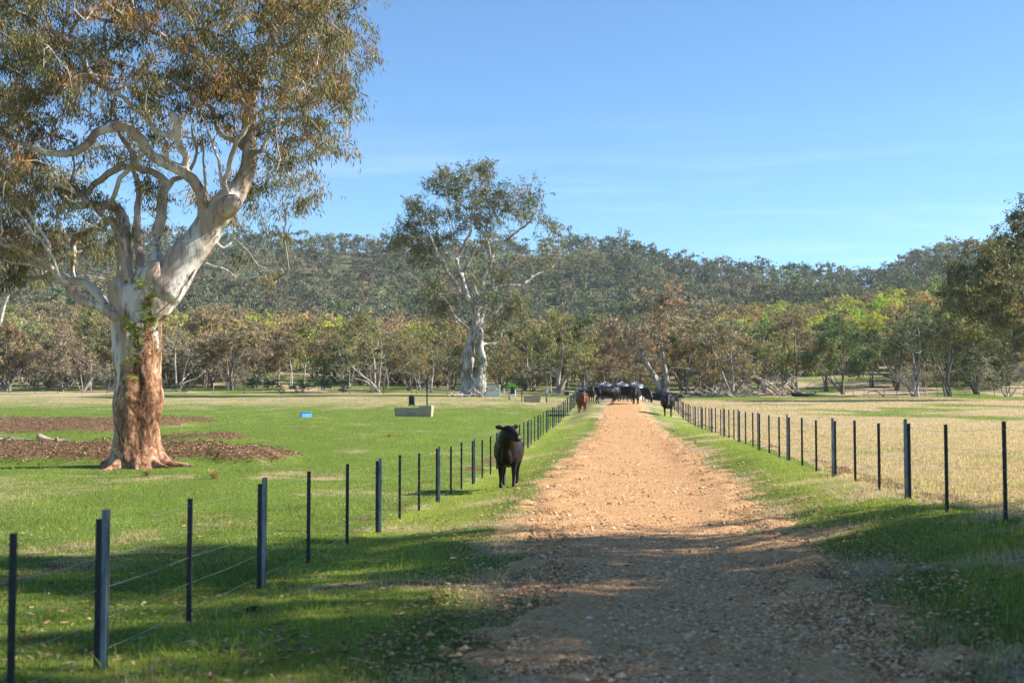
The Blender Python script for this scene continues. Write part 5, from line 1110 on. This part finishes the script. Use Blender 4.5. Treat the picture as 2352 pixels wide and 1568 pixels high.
# ------------------------------------------------------------------ cattle
def dirv(yaw, pitch): return np.array([math.cos(yaw) * math.cos(pitch), math.sin(yaw) * math.cos(pitch), math.sin(pitch)])
def loft(b, C, A, Bv, W, H, k=16):
    """closed loft of elliptic sections: centres C, side axes A*W, up axes Bv*H"""
    C = np.asarray(C, float); n = len(C); an = np.arange(k) * 2 * math.pi / k; A = np.broadcast_to(A, (n, 3)); Bv = np.broadcast_to(Bv, (n, 3))
    V = (C[:, None] + np.cos(an)[None, :, None] * A[:, None] * np.asarray(W)[:, None, None] + np.sin(an)[None, :, None] * Bv[:, None] * np.asarray(H)[:, None, None]).reshape(-1, 3)
    i = np.arange(n - 1)[:, None] * k; j = np.arange(k)[None]; j2 = (j + 1) % k
    F = np.stack([i + j, i + j2, i + k + j2, i + k + j], -1).reshape(-1, 4)
    V = np.vstack([V, C[0], C[-1]]); jj = np.arange(k); j3 = (jj + 1) % k
    F = np.vstack([F, np.stack([jj, np.full(k, n * k), j3, j3], 1), np.stack([(n - 1) * k + j3, np.full(k, n * k + 1), (n - 1) * k + jj, (n - 1) * k + jj], 1)]); b.add(V, F)
def cow(name, loc, rz, s, coat, label, cat='cow', head=(.0, .0), neck=(.25, .55), step=(.08, -.08, .1, -.06), girth=1., lying=False, tagc=None, group=None, voxel=.022):
    """local frame: faces +X; neck = (sideways, rise) of the poll from the shoulder; head = (yaw, pitch) of the muzzle"""
    b = Buf(); dz = -.55 if lying else 0; Yv = np.array([0, 1., 0]); Zv = np.array([0, 0, 1.]); g = girth
    xs_ = [-1.02, -.98, -.86, -.66, -.40, -.1, .2, .42, .60, .72, .80]
    zc = [1.06, 1.04, 1.01, .965, .92, .895, .895, .915, .94, .96, .98]
    W = [.08, .17, .25, .30, .35, .375, .36, .315, .27, .21, .10]; H = [.10, .21, .29, .35, .395, .42, .415, .40, .35, .28, .14]
    loft(b, [(x, 0, z + dz) for x, z in zip(xs_, zc)], Yv, Zv, [w_ * g for w_ in W], [h_ * (1 + (g - 1) * .4) for h_ in H], 20)
    loft(b, [(x, 0, z + dz) for x, z in ((-1.0, 1.2), (-.7, 1.26), (-.2, 1.25), (.3, 1.26), (.55, 1.25))], Yv, Zv, [.03, .09, .10, .09, .05], [.04, .06, .05, .07, .05], 12)
    poll = np.array([.72 + (.42 if neck[1] > -.2 else .45) * math.cos(neck[0]), math.sin(neck[0]) * .42, 1.08 + neck[1] + dz])
    sh_ = np.array([.42, 0, 1.02 + dz]); 
    nk, nr_ = smooth_path([sh_, sh_ * .45 + poll * .55 + np.array([.05, 0, .02]), poll], [.34, .26, .165], .08)
    b.tube(nk, nr_, 16, flat=(.82, 1.05))
    b.tube([(.45, 0, .72 + dz), (.70, 0, .70 + dz), (.80, 0, .84 + dz), (.86, 0, 1.0 + dz)], [.14, .14, .13, .10], 12)
    hd = dirv(head[0], head[1]); side = np.cross(Zv, hd); side /= np.linalg.norm(side); up = np.cross(hd, side)
    hp = poll + up * .02; Ls = [-.11, -.04, .05, .16, .29, .40, .47, .50]; hw = [.08, .135, .15, .14, .105, .095, .102, .075]; hh = [.08, .15, .175, .17, .135, .105, .10, .07]
    loft(b, [hp + hd * l - up * (.02 + .06 * max(l, 0)) for l in Ls], side, up, hw, hh, 16)
    ears = []
    for sg in (-1, 1):
        e0 = hp - hd * .02 + side * sg * .10 + up * .05; ed = side * sg * .95 - hd * .15 + up * .1; ed /= np.linalg.norm(ed); en = np.cross(ed, up); en /= np.linalg.norm(en)
        loft(b, [e0, e0 + ed * .07, e0 + ed * .15, e0 + ed * .23, e0 + ed * .27], up, en, [.04, .072, .09, .062, .014], [.03, .02, .018, .016, .01], 10); ears.append(e0 + ed * .15 - up * .05)
    if not lying:
        for (sx, sg, sw) in ((.42, 1, step[0]), (.42, -1, step[1])):
            y = sg * .17 * min(g, 1.12)
            b.tube([(sx - .02, y * .8, .95), (sx + .02, y, .74), (sx + sw * .3, y * 1.02, .58), (sx + sw * .55 + .01, y * .98, .40), (sx + sw * .8, y * .95, .24), (sx + sw, y * .95, .11), (sx + sw + .02, y * .95, .05), (sx + sw + .03, y * .95, 0)], [.17, .13, .085, .062, .043, .045, .052, .056], 12)
        for (sx, sg, sw) in ((-.78, 1, step[2]), (-.78, -1, step[3])):
            y = sg * .17 * min(g, 1.12)
            b.tube([(sx - .02, y * .8, 1.05), (sx + .05, y * 1.08, .80), (sx + .06 + sw * .3, y * 1.08, .64), (sx - .10 + sw * .6, y, .46), (sx - .09 + sw * .8, y * .98, .30), (sx - .04 + sw, y * .98, .12), (sx - .02 + sw, y * .98, .05), (sx + sw, y * .98, 0)], [.20, .17, .12, .062, .046, .046, .052, .056], 12)
        b.tube([(-1.0, 0, 1.24), (-1.10, .0, 1.10), (-1.12, .02, .8), (-1.11, .03, .55), (-1.1, .03, .38)], [.04, .026, .02, .03, .012], 8)
        b.tube([(-.55, 0, .66), (-.42, 0, .60), (-.25, 0, .62)], [.08, .10, .06], 10)
    else:
        for sx, sg in ((.5, 1), (.5, -1), (-.6, 1), (-.6, -1)):
            b.tube([(sx, sg * .2, .28), (sx + .25, sg * .34, .12), (sx + .42, sg * .34, .08), (sx + .15, sg * .38, .06)], [.13, .08, .06, .05], 10)
    root = empty(name, loc, rz, s); tag(root, label, cat, group)
    body = b.build('body', MAT[coat], root); remesh(body, voxel, 5); bv, bn = mesh_np(body.data); bv = bv + bn * ((fbm(bv[:, 0] * 3.2, bv[:, 1] * 3.2, bv[:, 2] * 3.2 + s * 7, 3, 3) - .5) * .055 * sstep(.35, .7, bv[:, 2] - dz))[:, None]; body.data.vertices.foreach_set('co', bv.astype(np.float32).ravel())
    for sg in (-1, 1):
        e = Buf(); p = hp + hd * .12 + side * sg * .118 + up * .045 - up * .02; e.tube([p - side * sg * .02, p, p + side * sg * .012], [.018, .022, .008], 8); e.build('eye', MAT['eye'], root)
    e = Buf(); p = hp + hd * .478 - up * .035; loft(e, [p - hd * .02, p + hd * .012, p + hd * .03], side, up, [.078, .072, .05], [.045, .040, .026], 12); e.build('muzzle', MAT['nose'], root)
    if tagc:
        e = Buf(); p = ears[tagc]; e.box(p - Zv * .045 + hd * .02, (.012, .045, .055)); e.build('ear_tag', MAT['red'], root, smooth=False)
    return root
FR = -math.pi / 2      # facing the camera
def cl(x, d, dz=-.01): return G(x, d, dz)
cow('cow', cl(1168, 28.6), FR + .02, .90, 'hide_black', 'black cow nearest the camera, standing at the left fence looking right, red ear tag', head=(.72, -.30), neck=(.12, .33), step=(.10, .02, -.1, .12), girth=1.0, tagc=1, voxel=.018)
cow('cow', cl(1337, 86), FR + .1, 1.02, 'hide_brown', 'red brown cow walking beside the left fence, ahead of the others', head=(.0, -.95), neck=(.05, .02), step=(.16, -.1, .05, -.1), girth=1.18)
cow('cow', cl(1339, 92), FR + .1, 1.05, 'hide_black', 'black cow hidden mostly behind the red brown cow', head=(.0, -.6), neck=(-.1, .12), step=(.1, -.1, .1, -.1))
cow('cow', cl(1534, 83.5), FR - .05, 1.12, 'hide_black', 'round bellied black cow walking on the right verge beside the fence', head=(.05, -1.0), neck=(.0, .0), step=(.14, -.14, .06, -.1), girth=1.2)
cow('cow', cl(1357, 112), FR + .15, 1.0, 'hide_dark', 'black cow facing the camera at the left end of the far group', head=(.0, -.75), neck=(0, .12), step=(.1, -.1, .1, -.1), girth=1.05)
cow('cow', cl(1396, 98.5), .32, 1.02, 'hide_black', 'glossy black cow standing side on across the track in the far group', head=(.9, -1.0), neck=(.9, .0), step=(.1, -.14, .14, -.16))
cow('cow', cl(1421, 110), FR - .35, 1.02, 'hide_black', 'black cow facing the camera just right of the side on cow', head=(.0, -.55), neck=(0, .15), step=(.1, -.1, .1, -.1))
cow('cow', cl(1436, 107), -.5, 1.0, 'hide_dark', 'dark cow standing three quarter on, overlapped at left by another head', head=(.3, -1.1), neck=(.3, -.2), step=(.1, -.1, .12, -.12))
cow('cow', cl(1460, 96.8), FR - .08, 1.02, 'hide_dark', 'black cow walking towards the camera on the end of the gravel', head=(.05, -.95), neck=(.1, .05), step=(.2, -.08, .1, -.1), girth=1.0)
cow('cow', cl(1481, 112), FR + .45, .98, 'hide_black', 'black cow grazing head down at the right end of the far group', head=(.1, -1.35), neck=(.1, -.62), step=(.08, -.08, .1, -.1))
cow('cow', cl(1404, 118), .15, 1.0, 'hide_black', 'black cow whose legs alone show behind the side on cow', head=(.0, -1.0), neck=(0, .0))
for k, (x, d, a, lab) in enumerate(((1502, 128, .1, 'black cow resting behind the right fence, nearest the tanks'), (1520, 126, -.1, 'black cow resting behind the right fence, middle one of the three'), (1538, 122, .2, 'black cow resting behind the right fence, nearest the corner post'))):
    cow('cow', cl(x, d + 3), a, 1.0, 'hide_black', lab, lying=True, head=(.0, -.5), neck=(.2, .15))
cow('calf', cl(1560, 128), 1.0, .62, 'hide_black', 'small black calf beside the brown leaning trunk beyond the fence', 'calf', head=(.3, -.4), neck=(.3, .3))

# ------------------------------------------------------------------ the air over the paddocks
b = Buf(); b.box((0, 420, 70), (2600, 1240, 156)); o = b.build('haze', None, smooth=False); m = M('thin haze'); m.t.nodes.remove(m.p)
v = m.n('ShaderNodeVolumePrincipled'); v.inputs['Color'].default_value = (.75, .86, 1, 1); v.inputs['Density'].default_value = .00010; v.inputs['Anisotropy'].default_value = .1
m.l(v.outputs[0], m.out.inputs['Volume']); o.data.materials.append(m.m); tag(o, 'thin bluish air over the valley', 'haze', kind='stuff')
